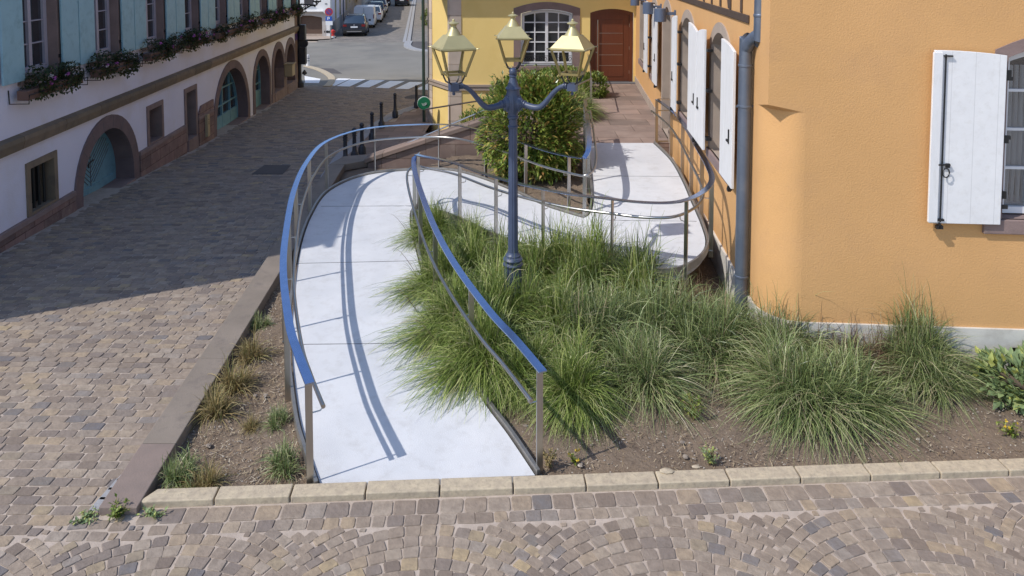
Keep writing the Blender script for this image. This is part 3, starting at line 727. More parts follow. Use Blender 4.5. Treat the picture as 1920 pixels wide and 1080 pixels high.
# ------------------------------------------------------------------ windows, shutters
def window(W, s0, s1, z0, z1, depth, cols, rows, rise, mat, root, lab=None, bar=.022, fr=.055, casement=True, shallow=0):
    out = arch(s0, s1, z0, z1-rise, rise) if rise else rect(s0, s1, z0, z1)
    inn = grow(out, -fr, -fr)
    mb = MB(); mb.ring(W, inn, out, -depth+.05, -depth)
    c = (s0+s1)/2; zt = z1-fr-.002
    def top_at(s):
        if not rise: return zt
        wd = (s1-s0)/2; rd = (wd*wd+rise*rise)/(2*rise); return z1-rd+math.sqrt(max(0, rd*rd-(s-c)**2))-fr
    if casement: mb.wbox(W, c-.045, c+.045, z0+fr, top_at(c), -depth+.002, -depth+.055)
    for half in ((s0+fr, c-.045), (c+.045, s1-fr)) if casement else ((s0+fr, s1-fr),):
        a, b = half
        for i in range(1, cols):
            x = a+(b-a)*i/cols; mb.wbox(W, x-bar/2, x+bar/2, z0+fr, top_at(x), -depth+.008, -depth+.036)
        for j in range(1, rows):
            z = z0+fr+(z1-z0-2*fr)*j/rows; mb.wbox(W, a, b, z-bar/2, z+bar/2, -depth+.004, -depth+.032)
    f = mb.build('window', mat, root)
    if lab: f['label'] = lab
    mb = MB(); mb.wprism(W, grow(out, -.01, -.01), -depth-.02, -depth+.006); mb.build('pane', 'glass_dark', f)
    return f
def surround(W, hole, m, mbm, of, depth, mat, root, name='stone_surround'):
    mb = MB(); mb.ring(W, hole, grow(hole, m, mbm), of, -depth); return mb.build(name, mat, root)
def leaf(W, s0, s1, z0, z1, rise, side, off, mat, root, hinge_s, label=None, detail=True, tilt=0, latch=True):
    # shutter leaf lying against the wall; the arch top falls towards side (+1 right, -1 left)
    n = 8; pts = [(s0, z0), (s1, z0)]
    top = []
    for k in range(n+1):
        s = s1+(s0-s1)*k/n; t = (s-s0)/(s1-s0); t = t if side > 0 else 1-t
        top.append((s, z1-rise*t*t))
    pts += top; mb = MB(); mb.wprism(W, pts, off, off+.035)
    o = mb.build('shutter', mat, root, bevel=.004)
    if label: o['label'] = label
    if detail:
        hs = hinge_s; mb = MB(); dr = 1 if hs < (s0+s1)/2 else -1
        for z in (z0+.18, (z0+z1)/2, z1-.3): mb.wbox(W, min(hs-.05*dr, hs+.1*dr), max(hs-.05*dr, hs+.1*dr), z-.02, z+.02, max(.022, off-.08), off-.001)
        mb.build('hinge', 'iron', o)
        mb = MB(); fs = s1 if hs < (s0+s1)/2 else s0; dd = -1 if fs == s1 else 1
        if latch:
            zz = z0+.62; mb.wbox(W, fs+dd*.16-.012, fs+dd*.16+.012, zz-.09, zz+.09, off+.036, off+.05); mb.wbox(W, min(fs+dd*.16, fs+dd*.24), max(fs+dd*.16, fs+dd*.24), zz-.07, zz-.045, off+.036, off+.06)
        mb.wbox(W, fs+dd*.1-.01, fs+dd*.1+.01, z0-.05, z0+.01, off, off+.06); mb.wbox(W, fs+dd*.1-.035, fs+dd*.1+.035, z0-.055, z0-.02, off+.02, off+.06)
        mb.build('latch', 'iron', o)
    return o

# ------------------------------------------------------------------ orange building
ob = empty('orange_building', (3.2, 8.2, 0), 'orange building with white shutters and half timbered upper storey beside the ramp', 'building')
WS = Wall((2.235, 0), (.0683, 1), -1)        # side wall, outward is towards -x
WF = Wall((2.783, 8.03), (1, -.0704), 1)     # front wall, outward is towards the camera
def y2s(y): return y*math.sqrt(1+.0683**2)
holes = []; specs = []
for (a, b) in ((9.95, 11.05), (12.65, 13.85), (17.6, 18.5), (20.2, 21.3)):
    h = arch(y2s(a), y2s(b), 1.62, 3.2, .22); holes.append(h); specs.append((y2s(a), y2s(b), h))
dh = arch(y2s(15.3), y2s(16.45), .7, 3.2, .25); holes.append(dh)
mb = MB(); sc0 = y2s(8.46)
wall_sheet(mb, WS, [(sc0, .47), (y2s(22.8), .47), (y2s(22.8), 6.5), (y2s(8.03), 6.5), (y2s(8.03), 2.88), (sc0, 2.8)], holes)
# front wall
fw0 = .40; win = arch(2.47, 3.75, 1.68, 3.42, .15)
cell = arch(2.62, 3.75, -.1, .27, .03)
wall_sheet(mb, WF, [(fw0, .47), (9, .47), (9, 6.5), (0, 6.5), (0, 2.88), (fw0, 2.8)], [win])
# rounded corner below, sharp corner above with a stop
A0, B0, Kc = WS.pt(sc0, 0), WF.pt(fw0, 0), WF.pt(0, 0); Ca, Cb = A0.lerp(Kc, .5), B0.lerp(Kc, .5)
arc = []
for i in range(17):
    t = i/16; arc.append(A0*(1-t)**3+Ca*3*t*(1-t)**2+Cb*3*t*t*(1-t)+B0*t**3)
n_ = len(arc); K = WF.pt(0, 2.88)
mb.add([p+Vector((0, 0, .47)) for p in arc]+[p+Vector((0, 0, 2.8)) for p in arc], [(i+1, i, n_+i, n_+i+1) for i in range(n_-1)], True)
mb.add([p+Vector((0, 0, 2.8)) for p in arc]+[K], [(i+1, i, n_) for i in range(n_-1)])
# roof/back
wl = mb.build('wall', 'stucco_orange', ob)
# plinth of white stone, a little proud
mb = MB(); mb.prism([WS.pt(sc0, -.3, .03), WS.pt(sc0, .47, .03), WS.pt(y2s(15.1), .47, .03), WS.pt(y2s(15.1), -.3, .03)], WS.n*-.2)
cc = (WS.n+WF.n).normalized()*.03
mb.add([p+cc+Vector((0, 0, -.3)) for p in arc]+[p+cc+Vector((0, 0, .47)) for p in arc]+[p-cc+Vector((0, 0, .47)) for p in arc], [(i+1, i, n_+i, n_+i+1) for i in range(n_-1)]+[(n_+i+1, n_+i, 2*n_+i, 2*n_+i+1) for i in range(n_-1)])
wall_sheet(mb, WF, [(fw0, -.3), (9, -.3), (9, .47), (fw0, .47)], [cell], .03)
mb.add([WF.pt(fw0, .47, .03), WF.pt(9, .47, .03), WF.pt(9, .47, -.05), WF.pt(fw0, .47, -.05)], [(0, 1, 2, 3)])
mb.build('plinth', 'plinth_white', ob)
surround(WF, cell, .0001, .0001, .03, .12, 'sandstone', ob, 'vent_surround')
mb = MB(); mb.wprism(WF, cell, -.13, -.1); mb.build('cellar_vent', 'sandstone', ob)
surround(WF, win, .13, .0, .02, .2, 'sandstone', ob)
mb = MB(); mb.wbox(WF, 2.28, 4.0, 1.52, 1.678, -.19, .045); mb.build('sill', 'sandstone', ob, bevel=.01)
fwn = window(WF, 2.50, 3.72, 1.70, 3.54, .18, 2, 4, .13, 'frame_white', ob, 'front window with white glazing bars and pale curtains', bar=.03, fr=.07)
mb = MB()
for i in range(20):
    x = 2.56+i*.06; mb.lathe([(.022, 1.78), (.03, 2.4), (.022, 3.3)], tuple(WF.pt(x, 0, -.3)), 8)
mb.build('curtain', 'frame_white', fwn)
# glass of this window is clear so that the curtains show
mg = bpy.data.materials.new('clear_glass'); mg.use_nodes = True; nn_ = mg.node_tree.nodes; bs = nn_['Principled BSDF']
tr_ = nn_.new('ShaderNodeBsdfTransparent'); mx = nn_.new('ShaderNodeMixShader'); gl = nn_.new('ShaderNodeBsdfGlossy'); gl.inputs['Roughness'].default_value = .03
tr_.inputs[0].default_value = (.75, .77, .78, 1); mx.inputs[0].default_value = .1; mg.node_tree.links.new(tr_.outputs[0], mx.inputs[1]); mg.node_tree.links.new(gl.outputs[0], mx.inputs[2]); mg.node_tree.links.new(mx.outputs[0], nn_['Material Output'].inputs[0])
[c for c in bpy.data.objects if c.parent == fwn and c.name.startswith('pane')][0].data.materials[0] = mg
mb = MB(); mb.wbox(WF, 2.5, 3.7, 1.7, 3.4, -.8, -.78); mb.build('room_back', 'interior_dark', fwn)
fl = leaf(WF, 1.69, 2.42, 1.64, 3.5, .05, 1, .05, 'shutter_plank', ob, 2.46, 'large white shutter left of the front window', tilt=0, latch=False)
mb = MB()   # long espagnolette rod with its catch
mb.wbox(WF, 1.79, 1.802, 1.66, 3.46, .09, .102); mb.wbox(WF, 1.77, 1.86, 3.435, 3.45, .088, .115); mb.wbox(WF, 1.76, 1.83, 1.675, 1.695, .088, .115)
mb.wbox(WF, 1.75, 1.87, 2.275, 2.29, .103, .12); mb.wbox(WF, 1.83, 1.87, 2.25, 2.295, .09, .112); mb.tube([WF.pt(1.825+.035*math.cos(t*.7), 2.2+.05*math.sin(t*.7), .125) for t in range(10)], .007, 6)
mb.build('bolt_rod', 'iron', fl)
mb = MB(); mb.wbox(WF, 1.665, 1.76, 1.66, 3.48, .086, .115); mb.build('edge_batten', 'shutter_white', fl, bevel=.003)
for z in (1.95, 2.55, 3.25): mb = MB(); mb.wbox(WF, 2.43, 2.49, z-.04, z+.04, .03, .05); mb.build('hinge', 'iron', fl)
for i, (a, b, h) in enumerate(specs):
    surround(WS, h, .15, 0, .02, .46, 'sandstone_light', ob)
    mb = MB(); mb.wbox(WS, a-.17, b+.17, 1.47, 1.618, -.45, .05); mb.build('sill', 'sandstone', ob, bevel=.01)
    window(WS, a+.02, b-.02, 1.64, 3.38, .44, 2, 4, .2, 'frame_white', ob)
surround(WS, dh, .16, 0, .02, .36, 'sandstone_light', ob, 'door_surround')
mb = MB(); mb.wprism(WS, dh, -.37, -.33); mb.build('door', 'wood_brown', ob)
for a, b, sd, hs, lb in ((9.07, 9.78, -1, 9.82, 'single white shutter leaf nearest the downpipe'), (10.97, 11.58, 1, 10.93, 'white shutter leaf, right one of the touching pair'), (11.61, 12.36, -1, 12.4, 'white shutter leaf, left one of the touching pair'), (13.78, 14.28, 1, 13.74, 'white shutter leaf beside the doorway'), (16.65, 17.35, -1, 17.38, None), (18.55, 19.2, 1, 18.52, None)):
    leaf(WS, y2s(a), y2s(b), 1.62, 3.42, .09, sd, .11, 'shutter_white', ob, y2s(hs), lb)
mb = MB(); mb.wbox(WS, y2s(16.65), y2s(22.7), .69, .9, -.05, .025); mb.wbox(WS, y2s(15.16), y2s(15.28), .69, 1.0, -.05, .045); mb.build('base_course', 'sandstone_light', ob)
# timber frame of the upper storey
mb = MB(); tb = y2s(8.9)
mb.wbox(WS, tb, y2s(22.7), 3.69, 3.79, .0, .025); ob_t = mb.build('timber_beam', 'timber', ob, bevel=.01)
for i in range(22):
    a = 9.25+i*.62; mb = MB(); mb.wbox(WS, y2s(a), y2s(a)+.08, 3.793, 5.6, .0, .02); mb.build('timber_post', 'timber', ob, bevel=.01)
for a in (9.9, 12.6, 16, 19): mb = MB(); mb.prism([WS.pt(y2s(a), 3.8, .024), WS.pt(y2s(a)+.1, 3.8, .024), WS.pt(y2s(a)+.9, 5.5, .024), WS.pt(y2s(a)+.8, 5.5, .024)], WS.n*-.03); mb.build('timber_brace', 'timber', ob, bevel=.01)
mb = MB(); c0, c1, c2_, c3 = WS.pt(y2s(7.6), 6.2, .5), WS.pt(y2s(22.8), 6.2, .5), WS.pt(y2s(22.8), 9.5, -5), WS.pt(y2s(7.6), 9.5, -5)
mb.prism([c0, c1, c2_, c3], (0, 0, .12)); d0 = WF.pt(9.2, 6.2, .4); mb.prism([WF.pt(-.5, 6.205, .4), d0, d0+Vector((-3.5, 5.2, 3.3)), WF.pt(5, 9.5, -5)], (0, 0, .12)); mb.build('roof', 'roof_tile', ob)
# downpipe
dp = MB(); px, py = WS.pt(y2s(8.66), 0, .1)[:2]; px2, py2 = px+.1, py-.12
pth = [Vector((px, py, .2)), Vector((px, py, 3.3)), Vector((px+.005, py-.01, 3.4)), Vector((px+.03, py-.06, 3.5)), Vector((px+.085, py-.16, 3.6)), Vector((px+.1, py-.2, 3.72)), Vector((px+.1, py-.2, 6.0))]
dp.tube(smoothpath(pth, 4), .074, 18); pp = dp.build('downpipe', 'zinc', ob, smooth=False)
mb = MB()
for z in (.7, 2.74, 3.22): mb.lathe([(.075, z-.015), (.082, z-.01), (.082, z+.01), (.075, z+.015)], (px, py, 0), 16); 
mb.lathe([(.075, 3.8), (.08, 3.81), (.08, 3.83), (.075, 3.84)], (px+.1, py-.2, 0), 16)
mb.box((px, py-.012, 2.73), (px+.16, py+.012, 2.75)); mb.box((px-.1, py-.01, 2.725), (px+.0, py+.01, 2.745)); mb.build('pipe_clamp', 'zinc', pp)
# wall lights
for i, (y_, lb) in enumerate(((14.75, 'blue grey cylinder wall light nearest the camera on the orange wall'), (16.9, 'middle blue grey cylinder wall light on the orange wall'), (20.0, 'blue grey cylinder wall light nearest the yellow house'))):
    p = WS.pt(y2s(y_), 3.36, .0); t = empty('wall_light', tuple(p), lb, 'wall light', 'cylinder lights on the orange wall')
    mb = MB(); mb.lathe([(.115, -.13), (.12, -.125), (.12, .125), (.115, .13)], tuple(WS.pt(y2s(y_), 3.36, .3)), 24); mb.build('lamp_body', 'light_can', t)
    mb = MB(); mb.wbox(WS, y2s(y_)-.03, y2s(y_)+.03, 3.36, 3.42, .0, .2); mb.wbox(WS, y2s(y_)-.06, y2s(y_)+.06, 3.28, 3.46, .0, .025); mb.build('bracket', 'light_can', t)

# ------------------------------------------------------------------ yellow building
yb = empty('yellow_building', (0, 22.8, 0), 'yellow rendered house with sandstone trim and brown front door at the end of the terrace', 'building')
WY = Wall((0, 22.75), (1, 0), 1)
yw_ = arch(.27, 1.86, 1.2, 2.82, .13); yd = arch(2.39, 3.71, .7, 2.84, .12)
mb = MB(); wall_sheet(mb, WY, [(-1.9, -1.2), (3.95, -1.2), (3.95, 6), (-1.9, 6)], [yw_, yd])
Wc = Wall((-2.72, 24.12), (.82, -1.37), 1); lc = math.hypot(.82, 1.37)
wall_sheet(mb, Wc, [(0, -1.4), (lc, -1.4), (lc, 6), (0, 6)], [])
Wl = Wall((-3.4, 36), (.68, -11.88), 1); ll = math.hypot(.68, 11.88)
lh = [arch(8.2, 9.2, .9, 2.3, .15), arch(4.5, 5.5, .9, 2.3, .15)]
wall_sheet(mb, Wl, [(0, -1.5), (ll, -1.5), (ll, 6), (0, 6)], lh)
mb.build('wall', 'stucco_yellow', yb)
for h in lh: surround(Wl, h, .14, .1, .02, .2, 'sandstone_light', yb); mb = MB(); mb.wprism(Wl, h, -.2, -.17); mb.build('window', 'glass_dark', yb)
# quoins and string courses
mb = MB(); mb.wbox(WY, -1.9, -1.55, -1.2, 6, -.05, .02); mb.wbox(Wc, lc-.12, lc-.003, -1.3, 6, -.05, .021); mb.wbox(Wc, .0, .32, -1.3, 6, -.05, .02); mb.wbox(Wl, ll-.3, ll, -1.3, 6, -.05, .02); mb.build('quoin', 'quoin_stone', yb)
mb = MB()
for z0, z1, o in ((.45, .5, .05), (.505, .56, .03), (.565, .63, .06)):
    mb.wbox(WY, -1.9, -.1, z0, z1, -.03, o); mb.wbox(Wc, -.02, lc+.02, z0, z1, -.03, o)
mb.build('string_course', 'sandstone_light', yb)
surround(WY, yw_, .22, .0, .03, .22, 'sandstone', yb)
mb = MB(); mb.wbox(WY, .0, 2.12, 1.08, 1.198, -.2, .09); mb.wbox(WY, .05, 2.08, 1.0, 1.078, -.2, .05); mb.build('sill', 'sandstone', yb, bevel=.008)
wv = window(WY, .3, 1.83, 1.24, 2.92, .16, 2, 5, .12, 'frame_white', yb, 'white barred casement window of the yellow house', bar=.035, fr=.08)
mb = MB()
for i in range(12):
    c = .4+i*.125; q = [WY.pt(c+.05*math.cos(t*.6)*(1-t/16), 1.4+.09*math.sin(t*.6)*(1-t/16), .04) for t in range(12)]; mb.tube(q, .009, 5)
mb.tube([WY.pt(.3, 1.28, .04), WY.pt(1.83, 1.28, .04)], .01, 5); mb.tube([WY.pt(.3, 1.52, .04), WY.pt(1.83, 1.52, .04)], .008, 5)
mb.build('iron_grille', 'iron', wv)
mb = MB(); mb.ring(WY, grow(yd, -.1, 0), yd, -.05, -.2); mb.build('door_frame', 'wood_door', yb)
mb = MB(); mb.wprism(WY, grow(yd, -.1, -.02), -.19, -.1); do = mb.build('door', 'wood_door', yb)
mb = MB(); mb.wbox(WY, 2.66, 3.42, .86, 2.62, -.1, -.088); 
mb.build('door_panel', 'wood_door', do, bevel=.006)
mb = MB()
for z in (1.2, 1.53, 1.87, 2.2): mb.wbox(WY, 2.68, 3.40, z, z+.012, -.0885, -.085)
for z in (1.0, 1.75, 2.45): mb.wbox(WY, 3.6, 3.63, z-.05, z+.05, -.1, -.07)
mb.wbox(WY, 2.58, 2.61, 1.6, 1.63, -.1, -.08); mb.build('door_fitting', 'steel', do)
mb = MB(); mb.tube([WY.pt(2.63, .8, -.04), WY.pt(2.63, 2.62, -.04)], .018, 8); mb.tube([WY.pt(2.63, 1, -.1), WY.pt(2.63, 1, -.04)], .01, 6); mb.tube([WY.pt(2.63, 2.4, -.1), WY.pt(2.63, 2.4, -.04)], .01, 6); mb.build('door_pull', 'steel', do)
mb = MB(); mb.box((2.3, 22.45, .698), (3.8, 22.75, .72)); mb.build('threshold', 'joint_dark', yb)
mb = MB(); mb.prism([(-3.6, 21.95, 4.6), (4.0, 21.95, 4.6), (4.0, 27, 8), (-3.6, 27, 8)], (0, 0, .12)); mb.prism([(-3.3, 23.9, 4.55), (-2.1, 21.98, 4.55), (-2.1, 28, 8), (-4, 36, 6)], (0, 0, .12)); mb.build('roof', 'roof_tile', yb)
mb = MB(); mb.tube([(-2.86, 23.98, -.85), (-2.86, 23.98, 4.5)], .05, 10); mb.build('downpipe', 'iron_green', yb)
# round green sign on the corner
gs = empty('sign', (-2.83, 23.4, .4), 'round green sign with a small white emblem on the corner of the yellow house', 'sign')
c = PD(795, 193, 23.3); mb = MB(); mb.lathe([(.185, 0), (.2, .01), (.2, .09), (.185, .1)], tuple(c), 28, axis=(.12, -1, .05)); mb.build('disc', 'sign_green', gs)
mb = MB()
for i, pts in enumerate(([(-.07, .03), (-.035, -.05), (0, .03)], [(.02, -.05), (.02, .035), (.065, .035), (.075, .0), (.02, -.01)])):
    q = c+Vector((.02, -.108, -.02)); mb.tube([q+Vector((x, 0, z)) for x, z in pts], .009, 5)
mb.build('emblem', 'sign_white', gs)
mb = MB(); mb.lathe([(.21, .02), (.21, .08)], tuple(c), 28, axis=(.12, -1, .05)); mb.build('rim', 'sign_white', gs)
print('buildings 1 done')
# ------------------------------------------------------------------ left building
lb = empty('white_building', (-8.2, 14, -.3), 'long white building with light blue shutters and sandstone arches on the shaded street side', 'building')
WL = Wall((-7.31, 0), (-.065, 1), 1)         # outward is towards the street
Q1 = 1.0021
hl = []; ups = []
for k in range(9):
    f = 13.34+2.37*k; hh = rect((f-1.1)*Q1, f*Q1, 2.5, 4.3); hl.append(hh); ups.append(hh)
barw = rect(12.34*Q1, 13.06*Q1, .2, .95); hl.append(barw)
sqw = rect(17.1*Q1, 17.8*Q1, .2, .97); hl.append(sqw)
nd = rect(19.42*Q1, 20.08*Q1, -.31, .96); hl.append(nd)
A1h = arch(14.0*Q1, 16.2*Q1, -.36, -.06, 1.05, 20); hl.append(A1h)
A2h = arch(21.72*Q1, 24.9*Q1, -.84, -.5, 1.54, 22); hl.append(A2h)
A3h = arch(25.85*Q1, 27.75*Q1, -.96, .05, .94, 20); hl.append(A3h)
A4h = arch(28.45*Q1, 29.98*Q1, -.7, .2, .765, 20); hl.append(A4h)
A5h = arch(30.5*Q1, 31.95*Q1, -.78, .2, .725, 20); hl.append(A5h)
S0, S1 = 8.3, 32.7
mb = MB(); wall_sheet(mb, WL, [(S0, -1.6), (S1, -1.6), (S1, 4.2), (S1-1.6, 7.1), (S0, 6.45)], hl)  # unseen eave slopes and drops at far end, shaped for the street shadow
e0 = WL.pt(S0, 0); e1 = WL.pt(S1, 0); bk = WL.n*-9
mb.add([e0+Vector((0, 0, -1.6)), e0+Vector((0, 0, 6.45)), e0+bk*.5+Vector((0, 0, 11)), e0+bk+Vector((0, 0, 7.4)), e0+bk+Vector((0, 0, -1.6))], [(0, 1, 2, 3, 4)])
mb.add([e1+Vector((0, 0, -1.6)), e1+Vector((0, 0, 4.2)), e1+bk+Vector((0, 0, 4.2)), e1+bk+Vector((0, 0, -1.6))], [(3, 2, 1, 0)])
mb.build('wall', 'stucco_white', lb)
mb = MB(); r0 = WL.pt(S0-.1, 6.45, .1); r1 = WL.pt(S1-1.6, 7.1, .1); r2 = WL.pt(S1-3.4, 11, -4.5); r3 = WL.pt(S0-.25, 11, -4.5)
mb.prism([r0, r1, r2, r3], (0, 0, .12)); mb.prism([r3, r2, WL.pt(S1-3.4, 7.4, -9.3), WL.pt(S0-.25, 7.4, -9.3)], (0, 0, .12))
mb.prism([WL.pt(S1-1.6, 7.102, .1), WL.pt(S1+.1, 4.25, .1), WL.pt(S1+.1, 4.25, -9), WL.pt(S1-3.4, 11, -4.5)], (0, 0, .1)); mb.build('roof', 'roof_tile', lb)  # unseen roof end cut down so its shadow edge falls near the crossing
# string course
mb = MB(); mb.prism([WL.pt(S0, 1.34, .0), WL.pt(S0, 1.36, .09), WL.pt(S0, 1.5, .13), WL.pt(S0, 1.57, .12), WL.pt(S0, 1.6, .0)], WL.e*(S1+.1-S0)); mb.build('string_course', 'sandstone_string', lb)
# plinth between the openings
def plinth(a, b):
    n = max(1, int((b-a)/2)); 
    mb = MB(); mb.prism([WL.pt(a, -1.5, .055), WL.pt(b, -1.5, .055), WL.pt(b, .06, .055), WL.pt(a, .06, .055)], WL.n*-.1)
    mb.build('plinth', 'ashlar_left', lb)
    mb = MB(); mb.prism([WL.pt(a, .062, .075), WL.pt(b, .062, .075), WL.pt(b, .15, .06), WL.pt(a, .15, .06)], WL.n*-.11); mb.build('plinth_cap', 'sandstone', lb, bevel=.008)
for a, b in ((S0, 13.7), (16.5, 19.28), (20.22, 21.42)): plinth(a*Q1, b*Q1)
mb = MB(); mb.prism([WL.pt(20.23, .155, .05), WL.pt(21.5, .155, .05), WL.pt(21.5, .42, .05), WL.pt(20.5, .42, .05)], WL.n*-.08); mb.build('plinth', 'ashlar_left', lb)
for h, m, d in ((A1h, .28, .42), (A2h, .26, .4), (A3h, .24, .45), (A4h, .28, .5), (A5h, .28, .5)): surround(WL, h, m, .4, .035, d, 'sandstone_dark', lb, 'arch_surround')
for h in (A1h, A2h, A3h, A4h, A5h):          # joints of the voussoirs
    mb = MB(); c = (h[0][0]+h[1][0])/2; zs = h[2][1]; a_ = (h[1][0]-h[0][0])/2; n = 9
    for k in range(1, n):
        t = PI*k/n; p = (c+a_*math.cos(t)*1.0, zs+(max(q[1] for q in h)-zs)*math.sin(t)); d = Vector((math.cos(t), math.sin(t)))
        A, B = Vector(p)+d*.0, Vector(p)+d*.25; nn = Vector((-d.y, d.x))*.006
        mb.wprism(WL, [tuple(A-nn), tuple(B-nn), tuple(B+nn), tuple(A+nn)], .03, .0375)
    mb.build('stone_joint', 'joint_dark', lb)
surround(WL, barw, .11, .05, .03, .26, 'sandstone_string', lb); surround(WL, sqw, .11, .06, .03, .26, 'sandstone', lb); surround(WL, nd, .12, 0, .03, .4, 'sandstone', lb, 'door_surround')
for hw_ in (barw, sqw):
    s0, s1 = hw_[0][0], hw_[1][0]; mb = MB(); mb.wprism(WL, hw_, -.27, -.25); p = mb.build('window', 'interior_dark', lb, )
    if hw_ is barw:
        mb = MB()
        for i in range(4): mb.tube([WL.pt(s0+.1+i*.16, .2, -.08), WL.pt(s0+.1+i*.16, .95, -.08)], .022, 6)
        mb.build('window_bar', 'iron', p)
mb = MB(); mb.wprism(WL, nd, -.4, -.36); mb.build('door', 'door_blue', lb, )['label'] = 'narrow blue door deep in its stone opening'
for h, d in ((A1h, .42), (A2h, .4), (A3h, .45), (A4h, .5), (A5h, .5), (nd, .4)):
    mb = MB(); mb.wbox(WL, h[0][0]-.02, h[1][0]+.02, h[0][1]-.7, h[0][1]+.012, -d, .07); mb.build('threshold', 'sandstone', lb, bevel=.01)
# arched plank door
mb = MB(); mb.wprism(WL, A1h, -.42, -.36); pd_ = mb.build('arched_door', 'door_blue', lb); pd_['label'] = 'blue arched cellar door with diagonal boards'
mb = MB(); c = (A1h[0][0]+A1h[1][0])/2
for sg in (-1, 1):
    for i in range(13):
        z0 = -.1+i*.1; x0, x1 = c+sg*.03, c+sg*1.05; q0, q1 = (x0, z0-.1), (x1, z0+.72)
        pts = []
        for t in range(13):
            p = (q0[0]+(q1[0]-q0[0])*t/12, q0[1]+(q1[1]-q0[1])*t/12)
            if inside(p, grow(A1h, -.05, -.02)) and p[1] > -.16: pts.append(p)
        if len(pts) > 1: mb.tube([WL.pt(pts[0][0], pts[0][1], -.358), WL.pt(pts[-1][0], pts[-1][1], -.358)], .0, flat=(.012, .012))
mb.wbox(WL, c-.01, c+.01, -.34, .85, -.36, -.352)
mb.build('board_groove', 'joint_dark', pd_)
mb = MB(); mb.wbox(WL, c-.95, c+.95, -.34, -.18, -.36, -.34); mb.build('kick_board', 'door_blue', pd_, bevel=.004)
mb = MB(); mb.tube([WL.pt(c-.12, .3, -.33), WL.pt(c+.08, .34, -.33)], .014, 6); mb.tube([WL.pt(c-.12, .3, -.33), WL.pt(c-.12, .22, -.33)], .012, 6); mb.build('door_handle', 'iron', pd_)
# glazed arch doors
for h, cols, lbn in ((A2h, 4, 'wide blue glazed arched door'), (A3h, 2, 'blue glazed arched door, second along')):
    s0, s1 = h[0][0], h[1][0]; zt = max(q[1] for q in h)
    mb = MB(); mb.ring(WL, grow(h, -.05, 0), h, -.3, -.38)
    for i in range(1, cols):
        x = s0+(s1-s0)*i/cols; wv_ = .035 if i == cols//2 else .016
        t = (x-(s0+s1)/2)/((s1-s0)/2); ztop = h[2][1]+(zt-h[2][1])*math.sqrt(max(0, 1-t*t))-.06; mb.wbox(WL, x-wv_, x+wv_, h[0][1], ztop, -.37, -.3)
    for z in (-.1, .42): mb.wbox(WL, s0+.05, s1-.05, z-.018, z+.018, -.365, -.305)
    mb.wbox(WL, s0+.02, s1-.02, h[0][1], -.42 if cols == 4 else -.35, -.368, -.31); g = mb.build('arched_door', 'door_blue', lb); g['label'] = lbn
    mb = MB(); mb.wprism(WL, h, -.42, -.372); mb.build('pane', 'glass_dark', g)
for h in (A4h, A5h):
    mb = MB(); mb.wprism(WL, h, -.52, -.48); g = mb.build('arched_door', 'wood_brown', lb)
    mb = MB(); mb.wbox(WL, h[0][0], h[1][0], .02, .07, -.48, -.46); mb.build('rail', 'timber', g)
mb = MB(); mb.wprism(WL, [(28.2, -1.5), (32.4, -1.5), (32.4, -.72), (28.2, -.66)], -.3, .05); mb.wprism(WL, [(30.0, -.7), (30.45, -.7), (30.45, .1), (30.0, .1)], -.3, .04); mb.build('plinth', 'sandstone', lb)
mb = MB(); mb.wprism(WL, rect(32.25, 32.72, -1.5, 7 if False else 3.3), -.1, .03); mb.build('quoin', 'sandstone', lb)
for k, hh in enumerate(ups):
    s0, s1 = hh[0][0], hh[1][0]; surround(WL, hh, .1, .0, .015, .22, 'sandstone', lb)
    mb = MB(); mb.wbox(WL, s0-.12, s1+.12, 2.38, 2.498, -.2, .06); mb.build('sill', 'sandstone', lb, bevel=.008)
    window(WL, s0+.01, s1-.01, 2.52, 4.28, .2, 1, 4, 0, 'frame_lilac', lb, bar=.022, fr=.1)
    for a, b, sd in ((s0-.62, s0-.04, -1), (s1+.04, s1+.62, 1)):
        mb = MB(); mb.wbox(WL, a, b, 2.47, 4.32, .05, .085); sh = mb.build('shutter', 'shutter_blue', lb, bevel=.004)
        mb = MB(); e_ = a if sd > 0 else b; mb.wbox(WL, e_-.03, e_+.03, 2.7, 2.76, .02, .05); mb.wbox(WL, e_-.03, e_+.03, 3.9, 3.96, .02, .05); mb.build('hinge', 'iron', sh)

